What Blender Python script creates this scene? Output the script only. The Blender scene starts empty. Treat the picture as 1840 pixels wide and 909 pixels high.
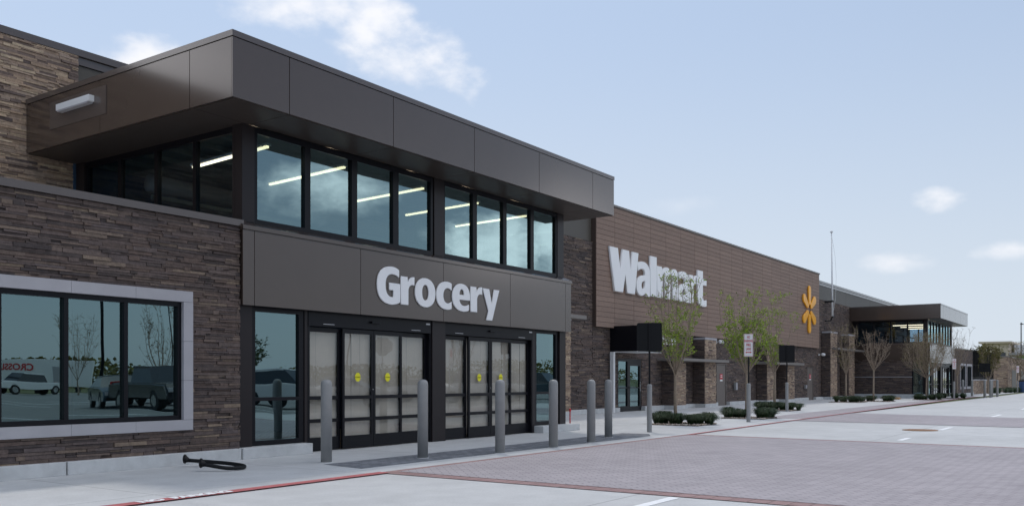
import bpy, math, random
from mathutils import Vector, Matrix
R = math.radians
S = bpy.context.scene
C = S.collection

# ------------------------------------------------------------------ camera
CAM_H = 1.28
YAW = 34.708
cd = bpy.data.cameras.new("camera"); cam = bpy.data.objects.new("camera", cd); C.objects.link(cam)
cam.location = (0, 0, CAM_H)
cam.rotation_euler = (R(90), 0, R(YAW - 90))
cd.sensor_width = 36; cd.lens = 31.78
cd.shift_y = (682 - 454.5) / 1840
cd.clip_start = .1; cd.clip_end = 9000
S.camera = cam

# ------------------------------------------------------------------ sun and sky
sun_dir = Vector((.35, .33, 1)).normalized()
ELEV = math.asin(sun_dir.z); AZ = math.atan2(sun_dir.x, sun_dir.y)
sd = bpy.data.lights.new("sun", 'SUN'); sd.energy = 2.0; sd.angle = R(5); sd.color = (1, .95, .88)
sun = bpy.data.objects.new("sun", sd); C.objects.link(sun)
sun.rotation_euler = sun_dir.to_track_quat('Z', 'Y').to_euler()

S.view_settings.view_transform = 'Standard'
S.view_settings.look = 'None'
S.view_settings.exposure = -0.9
S.view_settings.gamma = 1
S.view_settings.use_curve_mapping = False

w = bpy.data.worlds.new("World"); S.world = w; w.use_nodes = True
nt = w.node_tree; nt.nodes.clear(); N = nt.nodes; L = nt.links
def wn(t, **k):
    n = N.new(t)
    for a, b in k.items(): setattr(n, a, b)
    return n
def wmath(op, a, b=None, c=None, clamp=False):
    n = wn('ShaderNodeMath', operation=op, use_clamp=clamp)
    for i, v in enumerate((a, b, c)):
        if v is None: continue
        if isinstance(v, (int, float)): n.inputs[i].default_value = v
        else: L.new(v, n.inputs[i])
    return n.outputs[0]
sky = wn('ShaderNodeTexSky', sky_type='NISHITA', sun_disc=False, sun_elevation=ELEV, sun_rotation=AZ,
         air_density=1.0, dust_density=1.6, ozone_density=1.5, altitude=150)
tc = wn('ShaderNodeTexCoord')
sep = wn('ShaderNodeSeparateXYZ'); L.new(tc.outputs['Generated'], sep.inputs[0])
az = wmath('ARCTAN2', sep.outputs[1], sep.outputs[0])
el = wmath('ARCSINE', sep.outputs[2])
noi = wn('ShaderNodeTexNoise'); noi.inputs['Scale'].default_value = 9; noi.inputs['Detail'].default_value = 8
noi.inputs['Roughness'].default_value = .6
mp = wn('ShaderNodeMapping'); mp.inputs['Scale'].default_value = (1, 1, 1.7)
L.new(tc.outputs['Generated'], mp.inputs[0]); L.new(mp.outputs[0], noi.inputs[0])
nz = wmath('SUBTRACT', noi.outputs[0], .5)
noi2 = wn('ShaderNodeTexNoise'); noi2.inputs['Scale'].default_value = 30; noi2.inputs['Detail'].default_value = 6
L.new(mp.outputs[0], noi2.inputs[0])
nz2 = wmath('SUBTRACT', noi2.outputs[0], .5)
nsum = wmath('ADD', wmath('MULTIPLY', nz, 3.0), wmath('MULTIPLY', nz2, 1.5))
CL = [  # azimuth, elevation, half width, half height (degrees), tilt, density
    (43.6, 20.9, 3.6, 2.7, .2, 1.0), (39.6, 19.4, 3.2, 2.1, .25, .95), (41.5, 19.8, 4.6, 2.2, .25, .8), (48.3, 22.6, 5.2, 2.4, 0, .9), (56.8, 17.6, 3.0, 2.1, 0, 1.0), (125, 22, 22, 12, 0, 1.0),
    (9.6, 10.2, 1.8, .95, 0, .85), (11.6, 6.8, 2.2, .75, 0, .65), (5.5, 7.1, 2.4, .7, 0, .65), (24.5, 10.6, 3.2, .8, 0, .3),
    (-52, 9, 5, 1.5, 0, .3),
    (-61, 11, 9, 1.6, 0, .45), (-75, 16, 14, 3, 0, .5), (-100, 35, 20, 8, 0, .7), (150, 25, 25, 7, 0, .8), (-150, 30, 22, 8, 0, .8),
    (95, 40, 16, 8, 0, .7), (-20, 45, 15, 6, 0, .6)]
tot = None
for a0, e0, wa, wb, tilt, dens in CL:
    da = wmath('SUBTRACT', az, R(a0)); de = wmath('SUBTRACT', el, R(e0))
    de = wmath('SUBTRACT', de, wmath('MULTIPLY', da, tilt))
    q = wmath('ADD', wmath('POWER', wmath('ABSOLUTE', wmath('DIVIDE', da, R(wa))), 2), wmath('POWER', wmath('ABSOLUTE', wmath('DIVIDE', de, R(wb))), 2))
    v = wmath('ADD', wmath('SUBTRACT', 1.0, q), nsum)
    v = wmath('MULTIPLY', wmath('MULTIPLY', v, .8, clamp=True), dens)
    tot = v if tot is None else wmath('MAXIMUM', tot, v)
sm = wn('ShaderNodeMapRange', interpolation_type='SMOOTHSTEP'); L.new(tot, sm.inputs[0])
# pale spring air: the clear-sky colour is softened towards a milky blue
pale = wn('ShaderNodeMix', data_type='RGBA'); pale.inputs[0].default_value = .70
L.new(sky.outputs[0], pale.inputs[6]); pale.inputs[7].default_value = (6.9, 8.65, 11.5, 1)
hz = wn('ShaderNodeMix', data_type='RGBA'); hf = wn('ShaderNodeMapRange', interpolation_type='SMOOTHSTEP')
L.new(el, hf.inputs[0]); hf.inputs[1].default_value = R(24); hf.inputs[2].default_value = R(-2); hf.inputs[3].default_value = 0; hf.inputs[4].default_value = 1
dt2 = wn('ShaderNodeVectorMath', operation='DOT_PRODUCT'); L.new(tc.outputs['Generated'], dt2.inputs[0]); dt2.inputs[1].default_value = (.55, .83, 0)
L.new(wmath('MULTIPLY', hf.outputs[0], wmath('MULTIPLY_ADD', dt2.outputs['Value'], .4, .6, clamp=True)), hz.inputs[0]); L.new(pale.outputs[2], hz.inputs[6]); hz.inputs[7].default_value = (9.0, 9.85, 10.7, 1)
cm = wn('ShaderNodeMix', data_type='RGBA')
L.new(wmath('MULTIPLY', sm.outputs[0], .92), cm.inputs[0]); L.new(hz.outputs[2], cm.inputs[6]); cm.inputs[7].default_value = (12.4, 12.45, 12.9, 1)
dt = wn('ShaderNodeVectorMath', operation='DOT_PRODUCT'); L.new(tc.outputs['Generated'], dt.inputs[0]); dt.inputs[1].default_value = (.3, .95, 0)
L.new(wmath('MULTIPLY_ADD', dt.outputs['Value'], .30, .58, clamp=True), pale.inputs[0])
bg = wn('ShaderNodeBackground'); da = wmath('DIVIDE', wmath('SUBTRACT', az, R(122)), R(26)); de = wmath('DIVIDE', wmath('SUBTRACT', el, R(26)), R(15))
fill_and_mirrored_clouds = wmath('SUBTRACT', wmath('ADD', 1.0, nsum), wmath('ADD', wmath('POWER', wmath('ABSOLUTE', da), 2), wmath('POWER', wmath('ABSOLUTE', de), 2)))
da = wmath('DIVIDE', wmath('SUBTRACT', az, R(-80)), R(75)); de = wmath('DIVIDE', wmath('SUBTRACT', el, R(58)), R(26))  # unseen high cloud behind the camera, added to brighten facade and ground
fill_and_mirrored_clouds = wmath('MAXIMUM', fill_and_mirrored_clouds, wmath('SUBTRACT', wmath('ADD', 1.0, nsum), wmath('ADD', wmath('POWER', wmath('ABSOLUTE', da), 2), wmath('POWER', wmath('ABSOLUTE', de), 2))))
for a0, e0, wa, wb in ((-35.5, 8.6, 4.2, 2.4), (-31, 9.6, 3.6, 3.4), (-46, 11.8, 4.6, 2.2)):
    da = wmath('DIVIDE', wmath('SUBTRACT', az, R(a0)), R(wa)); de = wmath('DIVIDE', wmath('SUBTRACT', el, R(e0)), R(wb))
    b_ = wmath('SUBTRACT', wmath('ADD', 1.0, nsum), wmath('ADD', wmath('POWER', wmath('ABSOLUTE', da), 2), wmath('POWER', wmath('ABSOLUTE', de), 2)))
    fill_and_mirrored_clouds = wmath('MAXIMUM', fill_and_mirrored_clouds, wmath('MULTIPLY', b_, .85 if a0 > -40 else .55))
sm2 = wn('ShaderNodeMapRange', interpolation_type='SMOOTHSTEP'); L.new(fill_and_mirrored_clouds, sm2.inputs[0])
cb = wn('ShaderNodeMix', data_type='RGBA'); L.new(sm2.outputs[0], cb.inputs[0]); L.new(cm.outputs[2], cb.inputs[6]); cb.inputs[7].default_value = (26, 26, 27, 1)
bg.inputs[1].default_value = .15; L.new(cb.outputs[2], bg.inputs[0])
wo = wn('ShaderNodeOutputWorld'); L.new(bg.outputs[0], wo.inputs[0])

# ------------------------------------------------------------------ helpers
def tag(o, label=None, cat=None, group=None, kind=None):
    if label: o['label'] = label
    if cat: o['category'] = cat
    if group: o['group'] = group
    if kind: o['kind'] = kind
    return o
def empty(name, loc=(0, 0, 0), rz=0, label=None, cat=None, group=None):
    o = bpy.data.objects.new(name, None); C.objects.link(o); o.location = loc; o.rotation_euler = (0, 0, rz)
    o.empty_display_size = .2
    return tag(o, label, cat, group)
def link(me, name, mat, parent=None, loc=None, rz=0):
    o = bpy.data.objects.new(name, me); C.objects.link(o)
    if mat is not None and not me.materials: me.materials.append(mat)
    if parent: o.parent = parent
    if loc: o.location = loc
    if rz: o.rotation_euler = (0, 0, rz)
    return o
def copy_tree(o, parent=None):
    c = o.copy(); C.objects.link(c)
    if parent: c.parent = parent
    for ch in o.children: copy_tree(ch, c)
    return c
class MB:
    def __init__(s): s.v = []; s.f = []; s.t = []; s.sm = False
    def add(s, vs, fs, tone=0.5):
        b = len(s.v); s.v += vs; s.t += [tone] * len(vs); s.f += [tuple(b + i for i in f) for f in fs]
    def box(s, x0, x1, y0, y1, z0, z1, tone=.5):
        if x0 > x1: x0, x1 = x1, x0
        if y0 > y1: y0, y1 = y1, y0
        vs = [(x, y, z) for z in (z0, z1) for y in (y0, y1) for x in (x0, x1)]
        s.add(vs, [(0, 2, 3, 1), (4, 5, 7, 6), (0, 1, 5, 4), (2, 6, 7, 3), (0, 4, 6, 2), (1, 3, 7, 5)], tone)
    def quad(s, a, b, c, d, tone=.5): s.add([a, b, c, d], [(0, 1, 2, 3)], tone)
    def tube(s, pts, rad, n=8, tone=.5, cap=True):
        pts = [Vector(p) for p in pts]
        if isinstance(rad, (int, float)): rad = [rad] * len(pts)
        vs = []; up = None
        for i, p in enumerate(pts):
            d = (pts[min(i + 1, len(pts) - 1)] - pts[max(i - 1, 0)]).normalized()
            if up is None:
                up = d.orthogonal().normalized()
            else:
                up = (up - d * up.dot(d))
                up = up.normalized() if up.length > 1e-6 else d.orthogonal().normalized()
            w_ = d.cross(up)
            for k in range(n):
                a = 2 * math.pi * k / n
                vs.append(tuple(p + (up * math.cos(a) + w_ * math.sin(a)) * rad[i]))
        fs = []
        for i in range(len(pts) - 1):
            for k in range(n):
                fs.append((i * n + k, i * n + (k + 1) % n, (i + 1) * n + (k + 1) % n, (i + 1) * n + k))
        if cap and n > 2:
            fs.append(tuple(reversed(range(n)))); fs.append(tuple((len(pts) - 1) * n + k for k in range(n)))
        s.add(vs, fs, tone)
    def lathe(s, prof, n=24, o=(0, 0, 0), tone=.5):
        vs = []; 
        for r, z in prof:
            for k in range(n):
                a = 2 * math.pi * k / n; vs.append((o[0] + r * math.cos(a), o[1] + r * math.sin(a), o[2] + z))
        fs = []
        for i in range(len(prof) - 1):
            for k in range(n): fs.append((i * n + k, i * n + (k + 1) % n, (i + 1) * n + (k + 1) % n, (i + 1) * n + k))
        fs.append(tuple(reversed(range(n)))); fs.append(tuple((len(prof) - 1) * n + k for k in range(n)))
        s.add(vs, fs, tone)
    def prism(s, poly, axis, a, b, tone=.5):
        n = len(poly); vs = []
        for t in (a, b):
            for p in poly:
                vs.append((t, p[0], p[1]) if axis == 'x' else (p[0], t, p[1]) if axis == 'y' else (p[0], p[1], t))
        fs = [tuple(range(n)), tuple(reversed(range(n, 2 * n)))] + [(i, n + i, n + (i + 1) % n, (i + 1) % n) for i in range(n)]
        s.add(vs, fs, tone)
    def mesh(s, name, bevel=0, smooth=False):
        me = bpy.data.meshes.new(name); me.from_pydata(s.v, [], s.f)
        at = me.attributes.new('tone', 'FLOAT', 'POINT'); at.data.foreach_set('value', s.t)
        if smooth or s.sm: me.polygons.foreach_set('use_smooth', [True] * len(me.polygons))
        me.update(); return me
    def build(s, name, mat, parent=None, loc=None, rz=0, smooth=False, bevel=0):
        o = link(s.mesh(name, smooth=smooth), name, mat, parent, loc, rz)
        import bmesh
        bm = bmesh.new(); bm.from_mesh(o.data); bmesh.ops.recalc_face_normals(bm, faces=bm.faces)
        if bevel: bmesh.ops.bevel(bm, geom=list(bm.edges), offset=bevel, segments=2, affect='EDGES', clamp_overlap=True, profile=.5)
        bm.to_mesh(o.data); bm.free()
        return o

# ------------------------------------------------------------------ materials
MATS = {}
def mat(name, col, rough=.6, metal=0, spec=.5, noise=0, nscale=8, bump=0, bscale=60, tonemap=None, emit=0, coat=0):
    m = bpy.data.materials.new(name); m.use_nodes = True; t = m.node_tree; b = t.nodes['Principled BSDF']
    b.inputs['Base Color'].default_value = (*col, 1); b.inputs['Roughness'].default_value = rough
    b.inputs['Metallic'].default_value = metal; b.inputs['Specular IOR Level'].default_value = spec
    b.inputs['Coat Weight'].default_value = coat; b.inputs['Coat Roughness'].default_value = .12
    co = t.nodes.new('ShaderNodeTexCoord').outputs['Object']
    src = None
    if tonemap:
        at = t.nodes.new('ShaderNodeAttribute'); at.attribute_name = 'tone'
        cr = t.nodes.new('ShaderNodeValToRGB'); cr.color_ramp.interpolation = 'LINEAR'
        es = cr.color_ramp.elements
        while len(es) < len(tonemap): es.new(.5)
        for e, (p, c) in zip(es, tonemap): e.position = p; e.color = (*c, 1)
        t.links.new(at.outputs['Fac'], cr.inputs[0]); src = cr.outputs[0]
    if noise:
        n = t.nodes.new('ShaderNodeTexNoise'); n.inputs['Scale'].default_value = nscale; n.inputs['Detail'].default_value = 6
        n.inputs['Roughness'].default_value = .65
        t.links.new(co, n.inputs[0])
        mr = t.nodes.new('ShaderNodeMapRange'); mr.inputs[1].default_value = .3; mr.inputs[2].default_value = .7
        mr.inputs[3].default_value = 1 - noise; mr.inputs[4].default_value = 1 + noise
        t.links.new(n.outputs[0], mr.inputs[0])
        mx = t.nodes.new('ShaderNodeVectorMath'); mx.operation = 'SCALE'
        if src: t.links.new(src, mx.inputs[0])
        else: mx.inputs[0].default_value = col
        t.links.new(mr.outputs[0], mx.inputs['Scale']); src = mx.outputs[0]
    if src: t.links.new(src, b.inputs['Base Color'])
    if bump:
        n = t.nodes.new('ShaderNodeTexNoise'); n.inputs['Scale'].default_value = bscale; n.inputs['Detail'].default_value = 5
        t.links.new(co, n.inputs[0])
        bp = t.nodes.new('ShaderNodeBump'); bp.inputs['Strength'].default_value = bump; bp.inputs['Distance'].default_value = .02
        t.links.new(n.outputs[0], bp.inputs['Height']); t.links.new(bp.outputs[0], b.inputs['Normal'])
    if emit:
        b.inputs['Emission Color'].default_value = (*col, 1); b.inputs['Emission Strength'].default_value = emit
    MATS[name] = m; return m
def glass(name, refl=(.58, .82, .85), tint=(.34, .46, .44), base=.29):
    m = bpy.data.materials.new(name); m.use_nodes = True; t = m.node_tree; t.nodes.clear()
    o = t.nodes.new('ShaderNodeOutputMaterial'); mix = t.nodes.new('ShaderNodeMixShader')
    g = t.nodes.new('ShaderNodeBsdfGlossy'); g.inputs['Roughness'].default_value = 0.0; g.inputs['Color'].default_value = (*refl, 1)
    tr = t.nodes.new('ShaderNodeBsdfTransparent'); tr.inputs['Color'].default_value = (*tint, 1)
    fr = t.nodes.new('ShaderNodeFresnel'); fr.inputs[0].default_value = 1.5
    ad = t.nodes.new('ShaderNodeMath'); ad.operation = 'MULTIPLY_ADD'; ad.use_clamp = True
    ad.inputs[1].default_value = .9; ad.inputs[2].default_value = base
    nn = t.nodes.new('ShaderNodeTexNoise'); nn.inputs['Scale'].default_value = .9; nn.inputs['Detail'].default_value = 1
    tcn = t.nodes.new('ShaderNodeTexCoord'); t.links.new(tcn.outputs['Object'], nn.inputs[0])
    bp = t.nodes.new('ShaderNodeBump'); bp.inputs['Strength'].default_value = .16; bp.inputs['Distance'].default_value = .02
    t.links.new(nn.outputs[0], bp.inputs['Height']); t.links.new(bp.outputs[0], g.inputs['Normal'])
    geo = t.nodes.new('ShaderNodeNewGeometry'); fm = t.nodes.new('ShaderNodeMath'); fm.operation = 'SUBTRACT'; fm.inputs[0].default_value = 1
    t.links.new(geo.outputs['Backfacing'], fm.inputs[1]); fq = t.nodes.new('ShaderNodeMath'); fq.operation = 'MULTIPLY'
    t.links.new(fr.outputs[0], ad.inputs[0]); t.links.new(ad.outputs[0], fq.inputs[0]); t.links.new(fm.outputs[0], fq.inputs[1]); t.links.new(fq.outputs[0], mix.inputs[0])
    tm = t.nodes.new('ShaderNodeMix'); tm.data_type = 'RGBA'; tm.inputs[6].default_value = (*tint, 1); tm.inputs[7].default_value = (1, 1, 1, 1)
    t.links.new(geo.outputs['Backfacing'], tm.inputs[0]); t.links.new(tm.outputs[2], tr.inputs['Color'])
    t.links.new(tr.outputs[0], mix.inputs[1]); t.links.new(g.outputs[0], mix.inputs[2]); t.links.new(mix.outputs[0], o.inputs[0])
    MATS[name] = m; return m

M = MATS
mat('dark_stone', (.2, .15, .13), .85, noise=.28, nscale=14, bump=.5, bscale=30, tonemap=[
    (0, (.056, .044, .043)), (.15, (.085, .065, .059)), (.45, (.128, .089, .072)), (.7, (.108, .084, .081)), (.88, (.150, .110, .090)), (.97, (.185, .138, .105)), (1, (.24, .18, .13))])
mat('tan_stone', (.3, .22, .16), .85, noise=.25, nscale=14, bump=.5, bscale=30, tonemap=[
    (0, (.10, .075, .070)), (.10, (.22, .16, .13)), (.4, (.40, .285, .20)), (.7, (.33, .25, .20)), (.9, (.46, .34, .235)), (1, (.52, .41, .29))])
mat('stone_backing', (.05, .04, .04), .9)
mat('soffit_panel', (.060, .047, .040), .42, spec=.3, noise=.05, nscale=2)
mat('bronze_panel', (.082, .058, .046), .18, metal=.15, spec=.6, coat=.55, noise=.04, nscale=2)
mat('bronze_trim', (.105, .083, .074), .22, metal=.15, spec=.6, coat=.5, noise=.04, nscale=2)
mat('black_frame', (.006, .006, .009), .35, spec=.25)
mat('brown_post', (.022, .017, .018), .35, spec=.3)
mat('metal_wall', (.085, .075, .062), .5, noise=.05, nscale=1)
mat('wood_panel', (.2, .11, .07), .6, noise=.10, nscale=9, tonemap=[(0, (.240, .160, .122)), (.5, (.260, .174, .132)), (1, (.280, .188, .143))])
mat('panel_joint', (.075, .05, .04), .9)
mat('concrete_curb', (.56, .57, .57), .85, noise=.12, nscale=4, bump=.15)
mat('cast_stone', (.41, .40, .42), .8, noise=.05, nscale=3)
mat('awning_metal', (.20, .18, .165), .5)
mat('white_letter', (.92, .92, .92), .35)
mat('letter_return', (.62, .62, .66), .4)
mat('orange_acrylic', (.98, .44, .02), .35, spec=.5)
mat('bollard_grey', (.30, .30, .295), .45, noise=.05, nscale=6)
mat('black_metal', (.007, .007, .008), .45, spec=.25)
mat('steel', (.5, .5, .5), .25, metal=1)
mat('white_paint', (.78, .78, .78), .5)
mat('kraft_paper', (.56, .50, .44), .8, noise=.10, nscale=2, bump=.6, bscale=2.2)
mat('yellow_sticker', (.85, .78, .02), .5)
mat('interior_dark', (.035, .038, .045), .9)
mat('interior_navy', (.03, .065, .12), .8)
mat('interior_ceiling', (.10, .12, .11), .8, noise=.2, nscale=2)
mat('interior_floor', (.25, .24, .22), .6)
mat('roof_membrane', (.72, .71, .68), .8, noise=.06)
mat('lamp_tube', (1.0, .78, .54), .5, emit=7)
mat('service_door', (.14, .115, .10), .5)
mat('red_sign', (.55, .03, .04), .5)
mat('sign_white', (.80, .80, .80), .4)
mat('bark', (.30, .235, .175), .9, noise=.25, nscale=20, bump=.4, bscale=40)
mat('twig_red', (.16, .085, .062), .9, noise=.2)
mat('leaf_green', (.12, .2, .03), .55, spec=.3, tonemap=[(0, (.13, .21, .022)), (.5, (.26, .37, .035)), (1, (.40, .48, .07))])
mat('leaf_olive', (.12, .12, .03), .6, spec=.3, tonemap=[(0, (.10, .085, .028)), (.5, (.15, .135, .035)), (1, (.20, .19, .05))])
mat('leaf_dark', (.05, .08, .03), .6, spec=.3, tonemap=[(0, (.030, .055, .020)), (.5, (.06, .09, .025)), (1, (.10, .13, .04))])
mat('grass_blade', (.03, .06, .02), .5, spec=.3, tonemap=[(0, (.016, .034, .014)), (.5, (.038, .07, .026)), (1, (.10, .14, .06))])
mat('pebble', (.4, .33, .26), .8, tonemap=[(0, (.14, .11, .09)), (.5, (.38, .30, .23)), (1, (.55, .50, .44))])
mat('mulch', (.10, .075, .055), .95, noise=.3, nscale=30)
mat('red_paint', (.46, .13, .135), .75, noise=.22, nscale=7)
mat('white_marking', (.88, .88, .88), .75, noise=.08, nscale=6)
mat('tree_far', (.06, .08, .03), .9, noise=.4, nscale=1)
mat('field_green', (.22, .30, .07), .9, noise=.3, nscale=.6)
mat('tan_building', (.62, .53, .42), .8)
mat('tyre', (.015, .015, .015), .7)
mat('lens_red', (.5, .02, .02), .2)
mat('blue_plastic', (.03, .07, .18), .4)
mat('pallet_wood', (.42, .26, .12), .8)
for n_, c_ in (('white', (.75, .75, .75)), ('silver', (.45, .46, .48)), ('navy', (.03, .05, .12)), ('red', (.35, .02, .025)), ('black', (.02, .02, .025)), ('teal', (.03, .055, .075))):
    mat('car_paint_' + n_, c_, .25, coat=.8)
glass('window_glass'); glass('flank_glass', (.5, .65, .8), (.48, .60, .68), .03)
glass('door_glass', (.85, .88, .88), (.86, .87, .85), .07)
mat('car_glass', (.02, .025, .03), .05, spec=.8)

def concrete(name, base, tile, rot=0, tint=.04, joint=.012, offset=0.0, row=None, second=None, bump=.0, mortar=None, dist=.3):
    m = bpy.data.materials.new(name); m.use_nodes = True; t = m.node_tree; b = t.nodes['Principled BSDF']
    b.inputs['Roughness'].default_value = .8; b.inputs['Specular IOR Level'].default_value = .35
    co = t.nodes.new('ShaderNodeTexCoord').outputs['Object']
    mpn = t.nodes.new('ShaderNodeMapping'); mpn.inputs['Rotation'].default_value = (0, 0, rot); t.links.new(co, mpn.inputs[0])
    br = t.nodes.new('ShaderNodeTexBrick'); br.offset = offset; br.inputs['Scale'].default_value = 1
    br.inputs['Brick Width'].default_value = tile; br.inputs['Row Height'].default_value = row or tile
    br.inputs['Mortar Size'].default_value = joint; br.inputs['Mortar Smooth'].default_value = .1
    br.inputs['Color1'].default_value = (*base, 1); br.inputs['Color2'].default_value = (*(second or [c * (1 - tint) for c in base]), 1)
    br.inputs['Mortar'].default_value = (*(mortar or [c * .62 for c in base]), 1)
    t.links.new(mpn.outputs[0], br.inputs[0])
    src = br.outputs[0]
    for sc, amt in ((.35, .08), (2.2, .08), (35, .06)):
        n = t.nodes.new('ShaderNodeTexNoise'); n.inputs['Scale'].default_value = sc; n.inputs['Detail'].default_value = 7; n.inputs['Roughness'].default_value = .62
        t.links.new(co, n.inputs[0])
        mr = t.nodes.new('ShaderNodeMapRange'); mr.inputs[1].default_value = .3; mr.inputs[2].default_value = .7
        mr.inputs[3].default_value = 1 - amt; mr.inputs[4].default_value = 1 + amt; t.links.new(n.outputs[0], mr.inputs[0])
        vm = t.nodes.new('ShaderNodeVectorMath'); vm.operation = 'SCALE'; t.links.new(src, vm.inputs[0]); t.links.new(mr.outputs[0], vm.inputs['Scale']); src = vm.outputs[0]
    t.links.new(src, b.inputs['Base Color'])
    # brushed streaks and fine grain
    n = t.nodes.new('ShaderNodeTexNoise'); n.inputs['Scale'].default_value = 90; n.inputs['Detail'].default_value = 3; t.links.new(co, n.inputs[0])
    ad = t.nodes.new('ShaderNodeMath'); ad.operation = 'SUBTRACT'; t.links.new(n.outputs[0], ad.inputs[0])
    ml = t.nodes.new('ShaderNodeMath'); ml.operation = 'MULTIPLY'; ml.inputs[1].default_value = 2.0 * (1 if bump else .4)
    t.links.new(br.outputs['Fac'], ml.inputs[0]); t.links.new(ml.outputs[0], ad.inputs[1])
    bp = t.nodes.new('ShaderNodeBump'); bp.inputs['Strength'].default_value = .25 + bump; bp.inputs['Distance'].default_value = .006
    t.links.new(ad.outputs[0], bp.inputs['Height']); t.links.new(bp.outputs[0], b.inputs['Normal'])
    MATS[name] = m; return m
concrete('road_concrete', (.555, .555, .55), 4.6, tint=.05, joint=.011)
concrete('walk_concrete', (.58, .585, .585), 3.0, tint=.06, joint=.010)
concrete('paver_pink', (.435, .395, .41), .21, row=.105, rot=R(45), offset=.5, joint=.008, second=(.385, .35, .365), bump=.35, mortar=(.27, .245, .255))
concrete('paver_grey', (.27, .28, .30), .21, row=.105, rot=0, offset=.5, joint=.008, second=(.16, .17, .19), bump=.4, mortar=(.11, .11, .12))
concrete('brick_border', (.38, .25, .24), .11, row=.21, offset=0, joint=.008, second=(.32, .20, .195), bump=.4, mortar=(.2, .14, .13))
concrete('far_lot', (.22, .225, .22), 5.0, joint=.01)

random.seed(7)
# ------------------------------------------------------------------ ground, sheets stacked 4 mm apart
def sheet(name, pts, z, material, label=None):
    m = MB(); m.add([(x, y, z) for x, y in pts], [tuple(range(len(pts)))])
    o = m.build(name, M[material]); tag(o, kind='structure')
    if o.data.polygons[0].normal.z < 0: o.data.flip_normals()
    return o
mat('earth', (.13, .14, .06), .95, noise=.3, nscale=.05)
sheet('terrain', [(-3000, -3000), (4000, -3000), (4000, 3000), (-3000, 3000)], -.03, 'earth')
sheet('parking_lot', [(-60, -62), (150, -62), (150, 9.0), (-60, 9.0)], 0, 'road_concrete')
RL = [(-10, 8.40), (9.2, 8.50), (19.6, 8.56), (27.5, 8.86), (33.8, 9.05), (44.1, 9.32), (61.6, 9.72), (76, 9.9), (95, 9.9)]
sheet('bay_surface', [(-60, -61), (150, -61), (150, -3.0), (-60, -3.0)], .0015, 'far_lot')
sheet('sidewalk', [(-60, 8.40)] + RL + [(150, 9.9), (150, 17.2), (-60, 17.2)], .004, 'walk_concrete')
sheet('brick_border', [(9.15, 8.60), (9.15, -1.6), (19.25, -1.6), (19.75, 8.68)], .008, 'brick_border')
sheet('crosswalk', [(9.42, 8.44), (9.42, -1.4), (19.0, -1.4), (19.45, 8.50)], .012, 'paver_pink')
sheet('far_crosswalk', [(28.3, 8.80), (27.2, -1.4), (33.5, -1.4), (35.9, 9.0)], .008, 'paver_pink')
ap = [(31.0, 8.98)] + [(31.0 - 1.5 * math.sin(a) * 1, 9.75 - .75 * math.cos(a)) for a in [R(30), R(60), R(90), R(120), R(150)]] + [(31.5, 10.5), (44, 10.7), (62, 10.9), (76, 10.8), (76, 9.95), (61.6, 9.78), (44.1, 9.38), (33.8, 9.11)]
sheet('paver_apron', ap, .008, 'paver_pink')
sheet('paver_strip', [(9.45, 9.18), (18.7, 9.12), (19.4, 9.5), (19.3, 10.15), (9.6, 10.1)], .008, 'paver_grey')
# red kerb line in two runs, with the white wording on it
def ribbon(pts, w_):
    m = MB()
    for (x0, y0), (x1, y1) in zip(pts[:-1], pts[1:]): m.quad((x0, y0 - w_ / 2, .016), (x1, y1 - w_ / 2, .016), (x1, y1 + w_ / 2, .016), (x0, y0 + w_ / 2, .016))
    return m
m = ribbon([(-10, 8.40), (9.2, 8.50)], .19); tag(m.build('fire_lane_line', M['red_paint']), kind='structure')
m = ribbon([(19.5, 8.56), (27.5, 8.86), (33.8, 9.05), (44.1, 9.32), (61.6, 9.72), (76, 9.9)], .10); tag(m.build('fire_lane_line', M['red_paint']), kind='structure')
m = MB()
for x0, x1 in ((6.2, 9.08), (20.3, 21.3), (25.15, 26.7), (35, 37.4), (44.6, 46.8), (54, 56.5)):
    m.box(x0, x1, 4.08, 4.2, .002, .006)
tag(m.build('lane_marking', M['white_marking']), kind='structure')
m = MB()   # bay lines of the lot in front of the store (seen mirrored in the glass)
for i in range(26):
    m.box(10 + 2.8 * i, 10.1 + 2.8 * i, -9.6, -4.2, .003, .007); m.box(10 + 2.8 * i, 10.1 + 2.8 * i, -32, -21, .003, .007)
m.box(10, 82, -26.6, -26.5, .0045, .0085)
tag(m.build('bay_marking', M['white_marking']), kind='structure')

FONT_CACHE = {}
def text_mesh(txt, size, extrude=.004, offset=0, bevel=0, align='CENTER'):
    cu = bpy.data.curves.new('text', 'FONT'); cu.body = txt; cu.size = size; cu.extrude = extrude; cu.offset = offset
    cu.bevel_depth = bevel; cu.align_x = align; cu.align_y = 'CENTER'; cu.resolution_u = 4
    ob = bpy.data.objects.new('text', cu); C.objects.link(ob)
    dg = bpy.context.evaluated_depsgraph_get()
    me = bpy.data.meshes.new_from_object(ob.evaluated_get(dg)); bpy.data.objects.remove(ob)
    return me
def fit(me, w_, h_, rot=None):
    xs = [v.co.x for v in me.vertices]; ys = [v.co.y for v in me.vertices]
    sx = w_ / (max(xs) - min(xs)); sy = h_ / (max(ys) - min(ys)); cx = (max(xs) + min(xs)) / 2; cy = (max(ys) + min(ys)) / 2
    for v in me.vertices: v.co = ((v.co.x - cx) * sx, (v.co.y - cy) * sy, v.co.z)
    if rot: me.transform(rot)
    return me
me = fit(text_mesh('NO  PARKING', .1, .001, .006), 1.15, .15)
o = link(me, 'line_lettering', M['white_marking'], loc=(6.05, 8.484, .020)); o['kind'] = 'structure'
o.rotation_euler = (0, 0, R(.3))

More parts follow.
